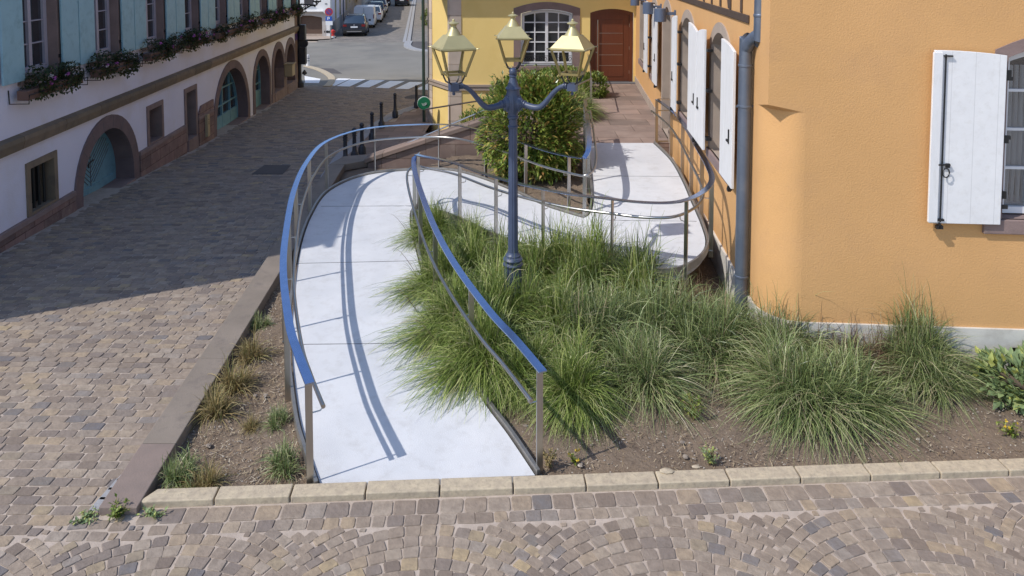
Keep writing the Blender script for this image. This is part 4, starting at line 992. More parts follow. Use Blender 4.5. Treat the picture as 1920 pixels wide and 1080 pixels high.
# ------------------------------------------------------------------ leaf and blade helpers
def leafq(mb, p, d, up, L, w):
    d = d.normalized(); s = d.cross(up)
    if s.length < 1e-3: s = Vector((1, 0, 0))
    s.normalize(); n = s.cross(d).normalized(); t = p+d*L
    m1 = p+d*L*.45; dr = n*-w*.28
    mb.add([p, m1+s*w/2+dr*-.0+n*w*.16, t-n*L*.12, m1-s*w/2+n*w*.16, m1], [(0, 1, 4), (1, 2, 4), (2, 3, 4), (3, 0, 4)])
def rv(r=R):
    z = r.uniform(-1, 1); a = r.uniform(0, 2*PI); q = math.sqrt(1-z*z); return Vector((q*math.cos(a), q*math.sin(a), z))
def blades(mb, N, L, spread, w, seed, lean=(0, 0), r0=.12, up=1.0, seg=6, stiff=0.0):
    r = random.Random(seed); subs = []
    for i in range(9):       # sub-clumps, each with a lean and vigour of its own
        a = r.uniform(0, 2*PI); q = r.random()**.5
        subs.append((Vector((math.cos(a)*q*r0*1.9, math.sin(a)*q*r0*1.9, 0)), Vector((math.cos(a), math.sin(a), 0))*q*.55+Vector((r.uniform(-.3, .3), r.uniform(-.3, .3), 0)), r.uniform(.72, 1.15), r.uniform(.75, 1.2)))
    for i in range(N):
        sc_, sl_, sh, su = r.choice(subs)
        a = r.uniform(0, 2*PI); q = r.random()**.55; rr = r0*.6*r.random()**.5; a0 = r.uniform(0, 2*PI)
        o = sc_+Vector((rr*math.cos(a0), rr*math.sin(a0), -.02)); ln = L*sh*r.uniform(.55, 1.1)
        if r.random() < .02: ln *= 1.3; q *= .5
        out = Vector((math.cos(a), math.sin(a), 0)); out = out*q*.85+sl_*.75+Vector((*lean, 0))*r.uniform(.4, .9)
        if out.length > 1.1: out *= 1.1/out.length
        q = min(1, out.length)
        ho = out*ln*spread; H = ln*up*su*(1-.38*q)*r.uniform(.75, 1.1); droop = (.98*q*q)*(1-stiff)*r.uniform(.6, 1.35)
        p1 = o+ho*r.uniform(.22, .42)+Vector((0, 0, H*.85)); p2 = o+ho+Vector((0, 0, max(.012, H*(1.02-droop))))
        sd = Vector((-out.y, out.x, 0))
        if sd.length < 1e-3: sd = Vector((1, 0, 0))
        sd.normalize(); sd = (sd+rv(r)*.6).normalized()
        k = len(mb.v); bend = rv(r)*.085*min(1, ln); bend.z *= .4; tw = rv(r)*.4
        for j in range(seg+1):
            t = j/seg; p = o*(1-t)**2+p1*2*t*(1-t)+p2*t*t+bend*math.sin(PI*t)*1.0; ww = w*(1-t**2.2)*.5+.0006; s2_ = (sd+tw*t).normalized()
            mb.v += [p-s2_*ww, p+s2_*ww]
        for j in range(seg): mb.f.append((k+2*j, k+2*j+1, k+2*j+3, k+2*j+2)); mb.sm.append(True)
def mk(mb, name, mat): return mb.build(name, mat)

# flower boxes
for k, hh in enumerate(ups):
    c = (hh[0][0]+hh[1][0])/2; zb = 2.12; wdt = 1.75
    cols_ = [('pink flowers', 'flower_pink'), ('white flowers', 'flower_white')]
    pos = ['nearest the camera, beside the first window', 'second from the camera', 'third from the camera', 'fourth from the camera, with many pink flowers', 'fifth from the camera', 'sixth from the camera', 'seventh from the camera', 'eighth from the camera', 'farthest, at the corner of the building'][k]
    t = empty('flower_box', tuple(WL.pt(c, zb, .2)), 'trailing geranium box under the blue shuttered windows, '+pos, 'flower box', 'flower boxes on the white building')
    mb = MB(); mb.wbox(WL, c-wdt/2, c+wdt/2, zb+.06, zb+.22, .1, .28); mb.build('box', 'terracotta', t, bevel=.01)
    mb = MB()
    for s_ in (c-wdt/2-.06, c+wdt/2+.06): mb.tube([WL.pt(s_, zb+.24, .01), WL.pt(s_, zb+.02, .02), WL.pt(s_, zb+.02, .32), WL.pt(s_, zb+.16, .33)], .01, 5)
    mb.tube([WL.pt(c-wdt/2-.06, zb+.16, .33), WL.pt(c+wdt/2+.06, zb+.16, .33)], .01, 5); mb.build('iron_rack', 'iron', t)
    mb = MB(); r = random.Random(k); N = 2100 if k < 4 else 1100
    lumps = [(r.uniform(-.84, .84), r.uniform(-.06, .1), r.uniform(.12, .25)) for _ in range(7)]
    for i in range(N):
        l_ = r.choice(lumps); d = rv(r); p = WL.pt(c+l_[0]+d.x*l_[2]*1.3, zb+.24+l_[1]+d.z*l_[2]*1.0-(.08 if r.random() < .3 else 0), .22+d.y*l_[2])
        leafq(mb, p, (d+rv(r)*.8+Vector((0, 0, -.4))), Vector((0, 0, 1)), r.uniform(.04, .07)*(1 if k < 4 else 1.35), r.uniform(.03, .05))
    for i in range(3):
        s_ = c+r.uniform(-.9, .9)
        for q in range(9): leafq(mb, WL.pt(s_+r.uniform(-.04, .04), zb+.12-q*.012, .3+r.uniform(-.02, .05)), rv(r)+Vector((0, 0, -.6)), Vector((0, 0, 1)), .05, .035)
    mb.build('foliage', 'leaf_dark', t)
    for nm, mt, cnt in (('blossom', 'flower_pink', 3 if k != 3 else 7), ('blossom', 'flower_white', 1)):
        mb = MB()
        for i in range(cnt):
            l_ = r.choice(lumps); p = WL.pt(c+l_[0], zb+.28+l_[1]+r.uniform(-.1, .1), .24+l_[2]*.85)
            for q in range(14): leafq(mb, p+rv(r)*.02, rv(r), rv(r), .035, .03)
        mb.build(nm, mt, t)

# ------------------------------------------------------------------ street lamp
LC = PD(960.5, 487, 8.6); bx, by = .012, 8.6
la = empty('street_lamp', (bx, by, 0), 'slate blue cast iron lamp post with three arms and brass lanterns in the grass', 'street lamp')
def flute(mb, r0, r1, z0, z1, nfl=12, dep=.09):
    n = nfl*4; vs = []; zz = [z0+(z1-z0)*i/4 for i in range(5)]
    for i, z in enumerate(zz):
        r = r0+(r1-r0)*i/4
        for k in range(n): q = r*(1-dep*(.5+.5*math.cos(2*PI*k*nfl/n))); vs.append((bx+q*math.cos(2*PI*k/n), by+q*math.sin(2*PI*k/n), z))
    mb.add(vs, [(i*n+k, i*n+(k+1) % n, (i+1)*n+(k+1) % n, (i+1)*n+k) for i in range(4) for k in range(n)], True)
mb = MB(); c0 = (bx, by, 0)
mb.lathe([(.2, -.1), (.2, .06), (.18, .08), (.165, .12), (.14, .16), (.135, .2)], c0, 24)
flute(mb, .13, .1, .2, .84)
mb.lathe([(.1, .84), (.115, .86), (.12, .875), (.1, .89), (.085, .905)], c0, 28)
mb.lathe([(.085, .9), (.11, .915), (.118, .935), (.105, .955), (.09, .965), (.088, .985), (.072, 1.0), (.066, 1.02)], c0, 28)
flute(mb, .062, .052, 1.02, 2.5)
mb.lathe([(.052, 2.5), (.06, 2.505), (.062, 2.52), (.05, 2.53), (.048, 2.6), (.056, 2.605), (.066, 2.62), (.066, 2.635), (.056, 2.645), (.056, 2.66), (.075, 2.7), (.092, 2.73), (.1, 2.77), (.1, 2.81), (.092, 2.85), (.08, 2.88), (.075, 2.92), (.075, 2.95), (.088, 2.955), (.09, 2.965), (.08, 2.975), (.068, 2.985), (.062, 3.0), (.048, 3.05), (.038, 3.085), (.034, 3.095), (.045, 3.1), (.045, 3.11), (.03, 3.118)], c0, 24)
mb.ball((bx, by, 3.155), .047, 14)
for k in range(8):
    a = 2*PI*k/8; mb.tube([(bx+.1*math.cos(a), by+.1*math.sin(a), 2.7), (bx+.106*math.cos(a), by+.106*math.sin(a), 2.8), (bx+.08*math.cos(a), by+.08*math.sin(a), 2.88)], .012, 6)
mb.build('post', 'lamp_blue', la)
def lantern(Mx, lab):
    mb = MB(); mb.frustum((.088, .088), .535, (.2, .2), .405) if False else None
    # arm end box, black feet
    bxm = MB(); bxm.box((-.05, -.045, -.05), (.05, .045, .035), Mx); bxm.lathe([(.012, -.1), (.02, -.085), (.012, -.07), (.012, -.05)], tuple(Mx.translation), 10)
    ar = bxm
    ft = MB(); vs = []
    for sx in (-1, 1):
        for sy in (-1, 1): ft.tube([Mx @ Vector(q) for q in ((sx*.04, sy*.035, .03), (sx*.07, sy*.065, .05), (sx*.085, sy*.085, .09), (sx*.1, sy*.1, .145))], .0095, 6)
    fr = MB()
    z0, z1, a0, a1 = .145, .42, .105, .185
    def sq(a, z): return [Mx @ Vector((sx*a, sy*a, z)) for sx, sy in ((-1,-1),(1,-1),(1,1),(-1,1))]
    A, B = sq(a0, z0), sq(a1, z1)
    for i in range(4): fr.tube([A[i]-(B[i]-A[i])*.06, B[i]], 0, flat=(.024, .024))
    for q, t_ in ((A, .026), (B, .02)):
        for i in range(4): fr.tube([q[i], q[(i+1) % 4]], 0, flat=(.018, t_))
    C = sq(a0-.012, z0+.02)
    for i in range(4): fr.ball(A[i]-Vector((0, 0, .022)), .012, 8)
    rf = MB(); rf.frustum((.2, .2), z1+.004, (.2, .2), z1+.018, Mx); rf.frustum((.192, .192), z1+.019, (.092, .092), z1+.15, Mx)
    for q in sq(.2, z1+.01):
        d = q-(Mx @ Vector((0, 0, z1+.01))); rf.tube([q-d*.05, q+d*.12], .006, 6); 
    o = Mx @ Vector((0, 0, z1+.15)); rf.lathe([(.088, 0), (.084, .008), (.06, .045), (.042, .075), (.032, .09), (.03, .1), (.04, .118), (.062, .128), (.062, .136), (.03, .15), (.014, .156), (.016, .168), (.008, .18), (.001, .184)], tuple(o), 24)
    kb_ = MB()
    for q in sq(.218, z1+.012): kb_.ball(q, .008, 8)
    bs = MB(); bs.frustum((.03, .03), .06, (.045, .045), .1, Mx)
    return ar, ft, fr, rf, kb_
for ang, lab in ((210, 'left lantern'), (-30, 'right lantern'), (90, 'rear lantern')):
    a = math.radians(ang); d = Vector((math.cos(a), math.sin(a), 0)); o = Vector((bx, by, 0))
    prof = [(.09, 2.79), (.14, 2.788), (.2, 2.775), (.28, 2.765), (.35, 2.775), (.41, 2.82), (.47, 2.89), (.53, 2.96), (.6, 3.02), (.66, 3.045), (.72, 3.05)]
    P = smoothpath([o+d*r+Vector((0, 0, z)) for r, z in prof], 4); mb = MB(); mb.tube(P, [.042-.016*min(1, i/30) for i in range(len(P))], 14)
    for r, z, s_ in ((.13, 2.79, .05), (.16, 2.787, .047), (.66, 3.045, .036), (.69, 3.048, .04)): mb.lathe([(s_*.8, -.012), (s_, -.006), (s_, .006), (s_*.8, .012)], tuple(o+d*r+Vector((0, 0, z))), 16, axis=tuple(d))
    mb.ball(tuple(o+d*.075+Vector((0, 0, 2.79))), .066, 14, (1, 1, 1.25)); ends = o+d*.76+Vector((0, 0, 3.05)); Mx = Matrix.Translation(ends) @ Matrix.Rotation(a+math.radians({210: -7, -30: 7, 90: 3}[ang]), 4, 'Z')
    arb, ft, fr, rf, kb_ = lantern(Mx, lab)
    mb.add(arb.v, arb.f); mb.sm[-len(arb.f):] = arb.sm
    mb.build('arm', 'lamp_blue', la)
    f_ = fr.build('lantern', 'brass_edge', la); f_['label'] = lab+' with brass frame'
    rf.build('lantern_roof', 'brass_paint', f_); ft.build('lantern_foot', 'lamp_black', f_); kb_.build('knob', 'lamp_black', f_)
print('lamp done')

# ------------------------------------------------------------------ ornamental grasses
proto = []
def tuft(seed, N, L, spread, lean, mat, dead=0, w=.0088, up=1.0, r0=.14, stiff=0):
    mb = MB(); blades(mb, N, L, spread, w, seed, lean, r0, up, 6, stiff); g = mb.build('blades', mat)
    parts = [g]
    if dead:
        mb = MB(); blades(mb, dead, L*.8, spread*1.0, w*.8, seed+50, lean, r0, up*.75, 5, 0); parts.append(mb.build('dry_blades', 'grass_brown'))
    return parts
def place(parts, name, loc, rz, sc, lab, cat, group=None, zs=1):
    t = empty(name, loc, lab, cat, group); t.rotation_euler.z = rz; t.scale = (sc, sc, sc*zs)
    for p in parts:
        if p.parent is None and not p.get('used'): c = p
        else: c = p.copy(); COL.objects.link(c)
        p['used'] = 1; c.parent = t; c.location = (0, 0, 0)
    return t
TA = tuft(1, 4000, .96, .88, (-.22, .0), 'grass_blade', 250, up=.9)
TB = tuft(2, 4000, .96, .9, (0, -.12), 'grass_blade', 450, up=.9)
TC = tuft(3, 3600, .9, .92, (0, -.05), 'grass_cool', 900, up=.82)
TD = tuft(4, 3300, 1.02, .72, (.05, -.05), 'grass_cool', 600, up=1.0, stiff=.2)
TE = tuft(5, 1500, .9, .8, (-.1, 0), 'grass_brown', 300)
# (u, v of the tuft foot in the photo, parts, size, turn, label)
tufts = [(806, 455, TA, .8, .2, 'small fresh green grass tuft at the back tip of the bed, under the railing corner'),
 (868, 480, TA, .72, 1.6, 'bright grass tuft between the back tip of the bed and the lamp post'),
 (830, 545, TA, .88, -.1, 'bright green grass tuft leaning over the pale ramp, behind the front steel post'),
 (850, 620, TA, .93, .1, 'bright green grass tuft spilling onto the ramp, middle one on the ramp side'),
 (895, 680, TA, .92, .15, 'bright green grass tuft spilling onto the ramp, lowest on the ramp side'),
 (915, 540, TB, .95, .6, 'green grass tuft immediately left of the lamp post foot'),
 (935, 620, TB, .98, 2.2, 'green grass tuft in front of the lamp post foot'),
 (985, 712, TB, .68, 1.2, 'low green grass tuft beside the last front railing post'),
 (1030, 540, TB, 1.0, 4.2, 'green grass tuft immediately right of the lamp post'),
 (1020, 640, TB, .95, 3.2, 'green grass tuft between the lamp post and the last railing post'),
 (1115, 560, TA, 1.0, 2.6, 'tall green grass tuft below the middle of the curved ramp'),
 (1110, 650, TC, 1.0, .3, 'large grey green grass tuft right of the last railing post'),
 (1080, 732, TB, .8, 2.0, 'front green grass tuft at the edge of the bare soil, left of centre'),
 (1185, 712, TC, .88, 1.9, 'grey green grass tuft with dry blades left of the pale spindly weed'),
 (1195, 575, TB, .95, 5.0, 'green grass tuft below the outer bend of the ramp'),
 (1230, 650, TC, .98, 2.9, 'dark green grass tuft in the middle of the bed'),
 (1335, 665, TC, .98, 3.3, 'large dark green grass tuft in front of the downpipe'),
 (1300, 590, TE, .6, 1.3, 'dry brownish grass tuft under the curved end of the ramp'),
 (1415, 610, TC, .8, 1.0, 'grass tuft against the corner of the orange building'),
 (1460, 660, TC, .95, .5, 'grass tuft in front of the white plinth, between two larger ones'),
 (1545, 655, TE, .8, 4.0, 'sparse brown dried grass tuft rising against the white plinth'),
 (1505, 748, TC, .95, 5.4, 'low wide grass tuft nearest the kerb, right of centre'),
 (1600, 750, TC, .8, 4.1, 'low grass tuft nearest the kerb, right one of the two low ones'),
 (1620, 690, TE, .7, 2.5, 'thin dried grass tuft between the low tufts and the tallest tuft'),
 (1700, 688, TD, .9, .2, 'tallest upright grass tuft against the orange wall on the right'),
 (1745, 710, TC, .7, 4.6, 'grass tuft drooping over the soil right of the tallest tuft')]
for u, v, parts, sc, rz, lab in tufts:
    p = G(u, v, .06); z = soil_z(p.x, p.y); place(parts, 'grass_tuft', (p.x, p.y, z-.01), rz, sc, lab, 'ornamental grass', 'tall grasses in the ramp bed', zs=1.18 if 900 < u < 1260 and v < 670 else 1)
tm = tuft(8, 420, .3, .8, (0, 0), 'grass_cool', 60, w=.006, r0=.05, stiff=.1); ts = tuft(9, 420, .32, .85, (0, 0), 'grass_straw', 0, w=.005, r0=.05)
for u, v, parts, sc, lab in ((490, 612, tm, .75, 'tiny green grass tuft highest up in the left bed'), (470, 672, ts, 1.25, 'straw coloured grass tuft, upper one of three near the low wall'), (440, 728, ts, 1.35, 'straw and green grass tuft, middle one of three near the low wall'),
   (405, 775, ts, 1.35, 'straw coloured grass tuft, lowest of three near the low wall'), (524, 795, tm, .8, 'small olive grass tuft beside the ramp edge'), (470, 800, ts, .6, 'faint thin grass tuft in the middle of the left bed'),
   (540, 872, tm, 1.0, 'dark green grass tuft beside the first railing post'), (333, 890, tm, 1.1, 'green grass tuft at the front corner of the left bed'), (388, 908, ts, 1.0, 'flat yellow grass tuft behind the kerb stones')):
    p = G(u, v, .0); place(parts, 'grass_tuft', (p.x, p.y, soil_z(p.x, p.y)), R.uniform(0, 6), sc, lab, 'grass', 'small tufts in the left bed')
# grass clump on the terrace
tg = place(TA, 'grass_tuft', (1.55, 17.6, .72), 3.6, .95, 'grass clump on the terrace beside the inclined rail', 'ornamental grass')

# ------------------------------------------------------------------ shrubs
def crown(name, mat, root, c, rad, N, L, w, seed, box=.0, lumps=16, upb=.35):
    r = random.Random(seed); mb = MB(); c = Vector(c); rad = Vector(rad)
    lp = []
    for i in range(lumps): d = rv(r); lp.append((c+Vector((d.x*rad.x, d.y*rad.y, d.z*rad.z))*.72, r.uniform(.26, .42)))
    for i in range(N):
        if r.random() < .6:
            q, lr = r.choice(lp); d = rv(r); m = min(rad); p = q+d*lr*m*r.uniform(.75, 1.1)
        else:
            d = rv(r); k = r.uniform(.6, .98); e = 1-box*.35
            dd = Vector([math.copysign(abs(t)**e, t) for t in d]); p = c+Vector((dd.x*rad.x, dd.y*rad.y, dd.z*rad.z))*k
        d = (p-c); d = Vector((d.x/rad.x, d.y/rad.y, d.z/rad.z)).normalized()
        leafq(mb, p, d+rv(r)*.75+Vector((0, 0, upb)), Vector((0, 0, 1)), L*r.uniform(.65, 1.15), w*r.uniform(.7, 1.1))
    return mb.build(name, mat, root)
def stems(root, c, h, n, mat='bark'):
    mb = MB(); c = Vector(c)
    for i in range(n):
        a = R.uniform(0, 2*PI); k = R.uniform(.2, .7); mb.tube([c, c+Vector((math.cos(a)*k*.4, math.sin(a)*k*.4, h*.5)), c+Vector((math.cos(a)*k, math.sin(a)*k, h))], [.022, .016, .006], 6)
    mb.build('stem', mat, root)
sb = empty('shrub', (.35, 13.75, .4), 'large glossy evergreen shrub with reddish tips between the two legs of the ramp', 'shrub')
crown('foliage', 'leaf_laurel', sb, (.37, 13.85, 1.3), (.94, 1.0, .98), 14000, .14, .055, 5, box=.9, lumps=26); stems(sb, (.33, 13.85, .35), 1.3, 16)
mb = MB(); ms_ = MB(); r = random.Random(77)
for i in range(60):
    d = rv(r); d.z = abs(d.z)*.9+.1; d.normalize(); p = Vector((.33+d.x*.9, 13.85+d.y*.9, 1.3+d.z*.85)); t_ = (d+Vector((0, 0, .9))+rv(r)*.3).normalized(); L_ = r.uniform(.18, .38)
    ms_.tube([p, p+t_*L_], .004, 4)
    for k in range(12): leafq(mb, p+t_*L_*k/11, rv(r)+t_*.8, Vector((0, 0, 1)), r.uniform(.08, .13), .045)
mb.build('shoot_leaves', 'leaf_bright', sb); ms_.build('shoot', 'bark', sb)
s2 = empty('shrub', (-.75, 20.0, -.6), 'yellow green shrub behind the stair parapet, lower left of the big shrub', 'shrub')
crown('foliage', 'leaf_bright', s2, (-.75, 20.4, -.15), (.85, .7, .5), 2600, .12, .05, 6); stems(s2, (-.75, 20.4, -.6), .5, 8)
s3 = empty('shrub', (1.3, 20.9, .7), 'yellow green bush under the barred window of the yellow house', 'shrub')
crown('foliage', 'leaf_bright', s3, (1.45, 21.5, .98), (.85, .65, .38), 3200, .14, .055, 7); stems(s3, (1.35, 21.3, .7), .5, 8)
s4 = empty('shrub', (2.2, 20.2, .7), 'low green shrub beside the brown front door', 'shrub')
crown('foliage', 'leaf_bright', s4, (2.25, 20.4, .98), (.42, .5, .35), 1500, .12, .05, 8); stems(s4, (2.25, 20.4, .7), .3, 5)
s6 = empty('shrub', (-.2, 20.2, -.6), 'green shrub behind the lamp arm against the yellow wall', 'shrub')
crown('foliage', 'leaf_laurel', s6, (.25, 19.6, .45), (.8, .8, .75), 4500, .12, .05, 12); stems(s6, (.25, 19.6, -.6), .9, 8)
# broad-leaved sage at the right
pg = G(1905, 745, .05)
sg = empty('shrub', (pg.x, pg.y, .05), 'broad leaved grey green sage plant at the right end of the bed', 'plant')
crown('foliage', 'leaf_sage', sg, (pg.x+.3, pg.y+.15, .13), (.66, .5, .2), 2000, .12, .068, 9, lumps=20, upb=.6); stems(sg, (pg.x+.25, pg.y+.15, .0), .2, 8)
# small weeds
def weed(u, v, h, n, mat, lab, spread=.1, fl=None):
    p = G(u, v, .02); z = soil_z(p.x, p.y) if v < 900 and u > 300 else 0; r = random.Random(int(u)); t = empty('weed', (p.x, p.y, z), lab, 'weed')
    mb = MB(); mg_ = MB()
    for i in range(n):
        a = r.uniform(0, 2*PI); q = r.random()*spread; tip = Vector((p.x+q*math.cos(a), p.y+q*math.sin(a), z+h*r.uniform(.5, 1))); b0 = Vector((p.x, p.y, z))
        mg_.tube([b0, b0.lerp(tip, .5)+Vector((0, 0, h*.15)), tip], .0022, 4)
        for k in range(9): leafq(mb, b0.lerp(tip, r.uniform(.25, 1)), rv(r)+Vector((0, 0, .3)), Vector((0, 0, 1)), r.uniform(.02, .045), r.uniform(.012, .024))
    mb.build('foliage', mat, t); mg_.build('stem', 'grass_straw', t)
    if fl:
        mf = MB()
        for i in range(4):
            q = Vector((p.x+r.uniform(-.08, .08), p.y+r.uniform(-.08, .08), z+h*.8))
            for k in range(8): leafq(mf, q, rv(r), rv(r), .02, .015)
        mf.build('blossom', fl, t)
weed(1300, 782, .28, 14, 'leaf_bright', 'pale spindly weed growing between the grey green tuft and the kerb', .13)
weed(1330, 862, .2, 14, 'leaf_sage', 'small leafy weed on bare soil close to the kerb', .12)
weed(1030, 868, .2, 12, 'grass_straw', 'dry weed at the foot of the last railing post', .12)
weed(1077, 862, .12, 6, 'leaf_bright', 'tiny weed with yellow flowers beside the kerb', .06, 'flower_yellow')
weed(1895, 812, .16, 14, 'leaf_bright', 'small yellowish weed below the sage plant', .14, 'flower_yellow')
weed(285, 962, .05, 16, 'leaf_sage', 'low weed growing along the end of the first kerb stone', .14)
weed(218, 966, .12, 26, 'leaf_bright', 'green weed at the end of the low sandstone wall', .12)
weed(160, 972, .05, 16, 'leaf_sage', 'flat weed in the paving joint left of the low wall', .12)
# mulch, straw bits and pebbles on the beds
def scatter(name, mat, N, maker, seed, area):
    r = random.Random(seed); mb = MB(); k = 0
    while k < N:
        x = r.uniform(area[0], area[1]); y = r.uniform(area[2], area[3])
        if not inbed(x, y): continue
        if x < 2.0 and y > 12: continue
        k += 1; maker(mb, r, x, y, soil_z(x, y)+.012)
    tag(mb.build(name, mat), kind='stuff')
def chip(mb, r, x, y, z):
    a = r.uniform(0, PI); L = r.uniform(.012, .065); w = r.uniform(.0015, .0045); d = Vector((math.cos(a), math.sin(a), r.uniform(-.2, .35))); s = Vector((-math.sin(a), math.cos(a), 0))*w; p = Vector((x, y, z+.006))
    mb.add([p-d*L/2-s, p+d*L/2-s*.4, p+d*L/2+s*.4, p-d*L/2+s], [(0, 1, 2, 3)])
def peb(mb, r, x, y, z): mb.ball((x, y, z), r.uniform(.003, .011) if r.random() < .985 else r.uniform(.015, .03), 6, (1, r.uniform(.6, 1), .6))
scatter('mulch', 'mulch', 15000, chip, 21, (-3.4, 6.3, 5.8, 12.5))
scatter('mulch', 'mulch', 3500, chip, 22, (-3.3, -1.6, 5.8, 10))
scatter('gravel', 'pebble', 5200, peb, 23, (-3.4, 6.3, 5.8, 9.5))
mb = MB(); r = random.Random(5)
for i in range(1500):
    x = r.uniform(-1.6, 1.3); y = r.uniform(11.2, 14.5)
    if inside((x, y), poly): chip(mb, r, x, y, .27+.06*(x+1)+.035*(y-12)+.015)
tag(mb.build('mulch', 'mulch'), kind='stuff')
mb = MB(); p = G(1262, 884, .08)
for q, s_ in ((G(1250, 883, .07), .05), (G(1305, 875, .07), .03), (G(990, 300, .4), .05)): mb.ball(q, s_, 7, (1.3, .7, .4))
tag(mb.build('stone', 'kerb_stone'), kind='stuff')
print('plants done')

# ------------------------------------------------------------------ street furniture
def bollard(x, y, lab):
    z = zr(y)+.03; t = empty('bollard', (x, y, z), lab, 'bollard', 'black bollards along the shaded street')
    mb = MB(); mb.lathe([(.1, 0), (.1, .18), (.085, .2), (.085, .22), (.072, .23), (.058, .25), (.05, .4), (.046, .62), (.058, .625), (.062, .64), (.05, .65), (.05, .68), (.062, .69), (.062, .71), (.035, .725)], (x, y, z), 14); mb.build('shaft', 'bollard_black', t)
    mb = MB(); mb.ball((x, y, z+.775), .062, 12); mb.build('ball_finial', 'bollard_black', t)
for i, (u, v) in enumerate(((648, 312), (665, 302), (679, 290), (698, 264.5), (715.5, 241), (741, 220), (781, 202))):
    p = G(u, v, -.55); y = p.y
    for _ in range(6): p = G(u, v, zr(p.y)+.03)
    bollard(p.x, p.y, 'black ball topped bollard, '+['nearest the camera behind the railing', 'second from the camera', 'third from the camera', 'fourth from the camera', 'fifth from the camera', 'sixth from the camera', 'farthest, beside the yellow house'][i])
# street border wall beside the steps
# traffic light pole at the corner of the white building
tp = G(563, 165, -1.18); px, py = tp.x, tp.y; tz = zr(py)
tt = empty('traffic_light', (px, py, tz), 'black traffic light pole seen from behind at the corner of the white building', 'traffic light')
mb = MB(); mb.lathe([(.16, 0), (.16, .22), (.1, .28), (.07, .35), (.062, 3.0), (.055, 5.2)], (px, py, tz), 16); mb.build('pole', 'bollard_black', tt)
def tz_(v): return PD(563, v, py).z
mb = MB()
for v0, v1, wd, ox in ((46, 76, .2, .17), (88, 120, .22, .17)):
    mb.box((px+ox-wd/2-.05, py-.15, tz_(v1)), (px+ox+wd/2+.02, py+.1, tz_(v0)))
mb.build('signal_head', 'bollard_black', tt, bevel=.03)
mb = MB(); mb.lathe([(.19, -.03), (.2, 0), (.19, .03)], (px+.2, py-.05, tz_(81)), 20, axis=(0, 1, 0)); mb.build('round_sign', 'bollard_black', tt)
mb = MB(); mb.lathe([(.01, -.12), (.11, -.05), (.11, .0), (.02, .12)], (px+.2, py, tz_(136)), 10); mb.build('push_button', 'bollard_black', tt)
# wrought iron lantern bracket on the building corner
cb = WL.pt(32.3, 3.0, .0)
wi_ = empty('wall_lantern', tuple(cb), 'wrought iron scroll bracket carrying a street lantern at the corner of the white building', 'wall lantern')
y0 = cb.y; X = lambda u, v: PD(u, v, y0+.3)
mb = MB(); mb.tube([X(556, 8), X(594, 9.5)], .03, 6); mb.tube([X(556, 24), X(570, 18), X(582, 11), X(590, 10)], .03, 6)
for cu, cv, rr in ((564, 13, 3.2), (571, 14, 2.8), (577, 11.8, 2.2), (566, 19, 2.4), (590, 11, 1.6)):
    mb.tube([X(cu+rr*math.cos(k*.7)*(1-k/16), cv+rr*math.sin(k*.7)*(1-k/16)) for k in range(12)], .02, 5)
mb.build('bracket', 'iron', wi_)
mb = MB(); b_ = X(594, 9.5)
for u in (588, 601): mb.tube([X(594, 8), X((594+u)/2, 4), X(u, 2.5), X(u+(u-594)*.3, -16)], .022, 5)
mb.tube([X(586.5, 2.5), X(602, 2.5)], .03, 5); mb.tube([X(585, -16), X(604, -16)], .03, 5); mb.tube([X(594, 9.5), X(594, 0)], .03, 6); mb.tube([X(585, -16), X(594.5, -24), X(604, -16)], .05, 5); mb.build('lantern', 'iron', wi_)
# post box hung beside the last arch
pb = empty('post_box', tuple(WL.pt(30.3, -.2, .1)), 'beige metal box fixed to the pier between the two brown arched doors', 'wall box')
mb = MB(); mb.wbox(WL, 30.02, 30.5, -.26, .23, .05, .38); mb.build('box_body', 'box_beige', pb, bevel=.02)
mb = MB(); mb.wbox(WL, 29.99, 30.53, .23, .26, .04, .42); mb.wbox(WL, 30.1, 30.4, .08, .1, .381, .386); mb.build('lid', 'box_beige', pb)
mp = empty('marker_plate', tuple(WL.pt(20.75, -.3, .1)), 'tall narrow cream service plate with small dark marks on the red sandstone plinth', 'plate')
mb = MB(); mb.wbox(WL, 20.68, 20.86, -.5, .12, .06, .14); mb.build('plate', 'box_beige', mp, bevel=.008)
mb = MB()
for z in (-.02, -.09, -.14): mb.wbox(WL, 20.75, 20.79, z-.015, z+.015, .141, .145)
mb.build('mark', 'iron', mp)
sn = empty('street_sign', tuple(WL.pt(32.45, 1, .05)), 'small violet blue street name plate at the corner of the white building', 'sign'); mb = MB(); mb.wbox(WL, 32.2, 32.65, .98, 1.25, .03, .05); mb.build('plate', 'sign_violet', sn)
# white delineator post with grey bands
dpz = G(577.5, 125, -1.3); z = zr(dpz.y)+.05; de = empty('delineator_post', (dpz.x, dpz.y, z), 'white flexible post with two dark reflective bands on the traffic island', 'bollard')
mb = MB(); mb.lathe([(.1, 0), (.09, .05), (.085, .5), (.08, .58), (.05, .6)], (dpz.x, dpz.y, z), 16); mb.build('post', 'sign_white', de)
mb = MB(); mb.lathe([(.089, .38), (.089, .44)], (dpz.x, dpz.y, z), 16, cap=False); mb.lathe([(.09, .25), (.09, .31)], (dpz.x, dpz.y, z), 16, cap=False); mb.build('band', 'reflect_band', de)
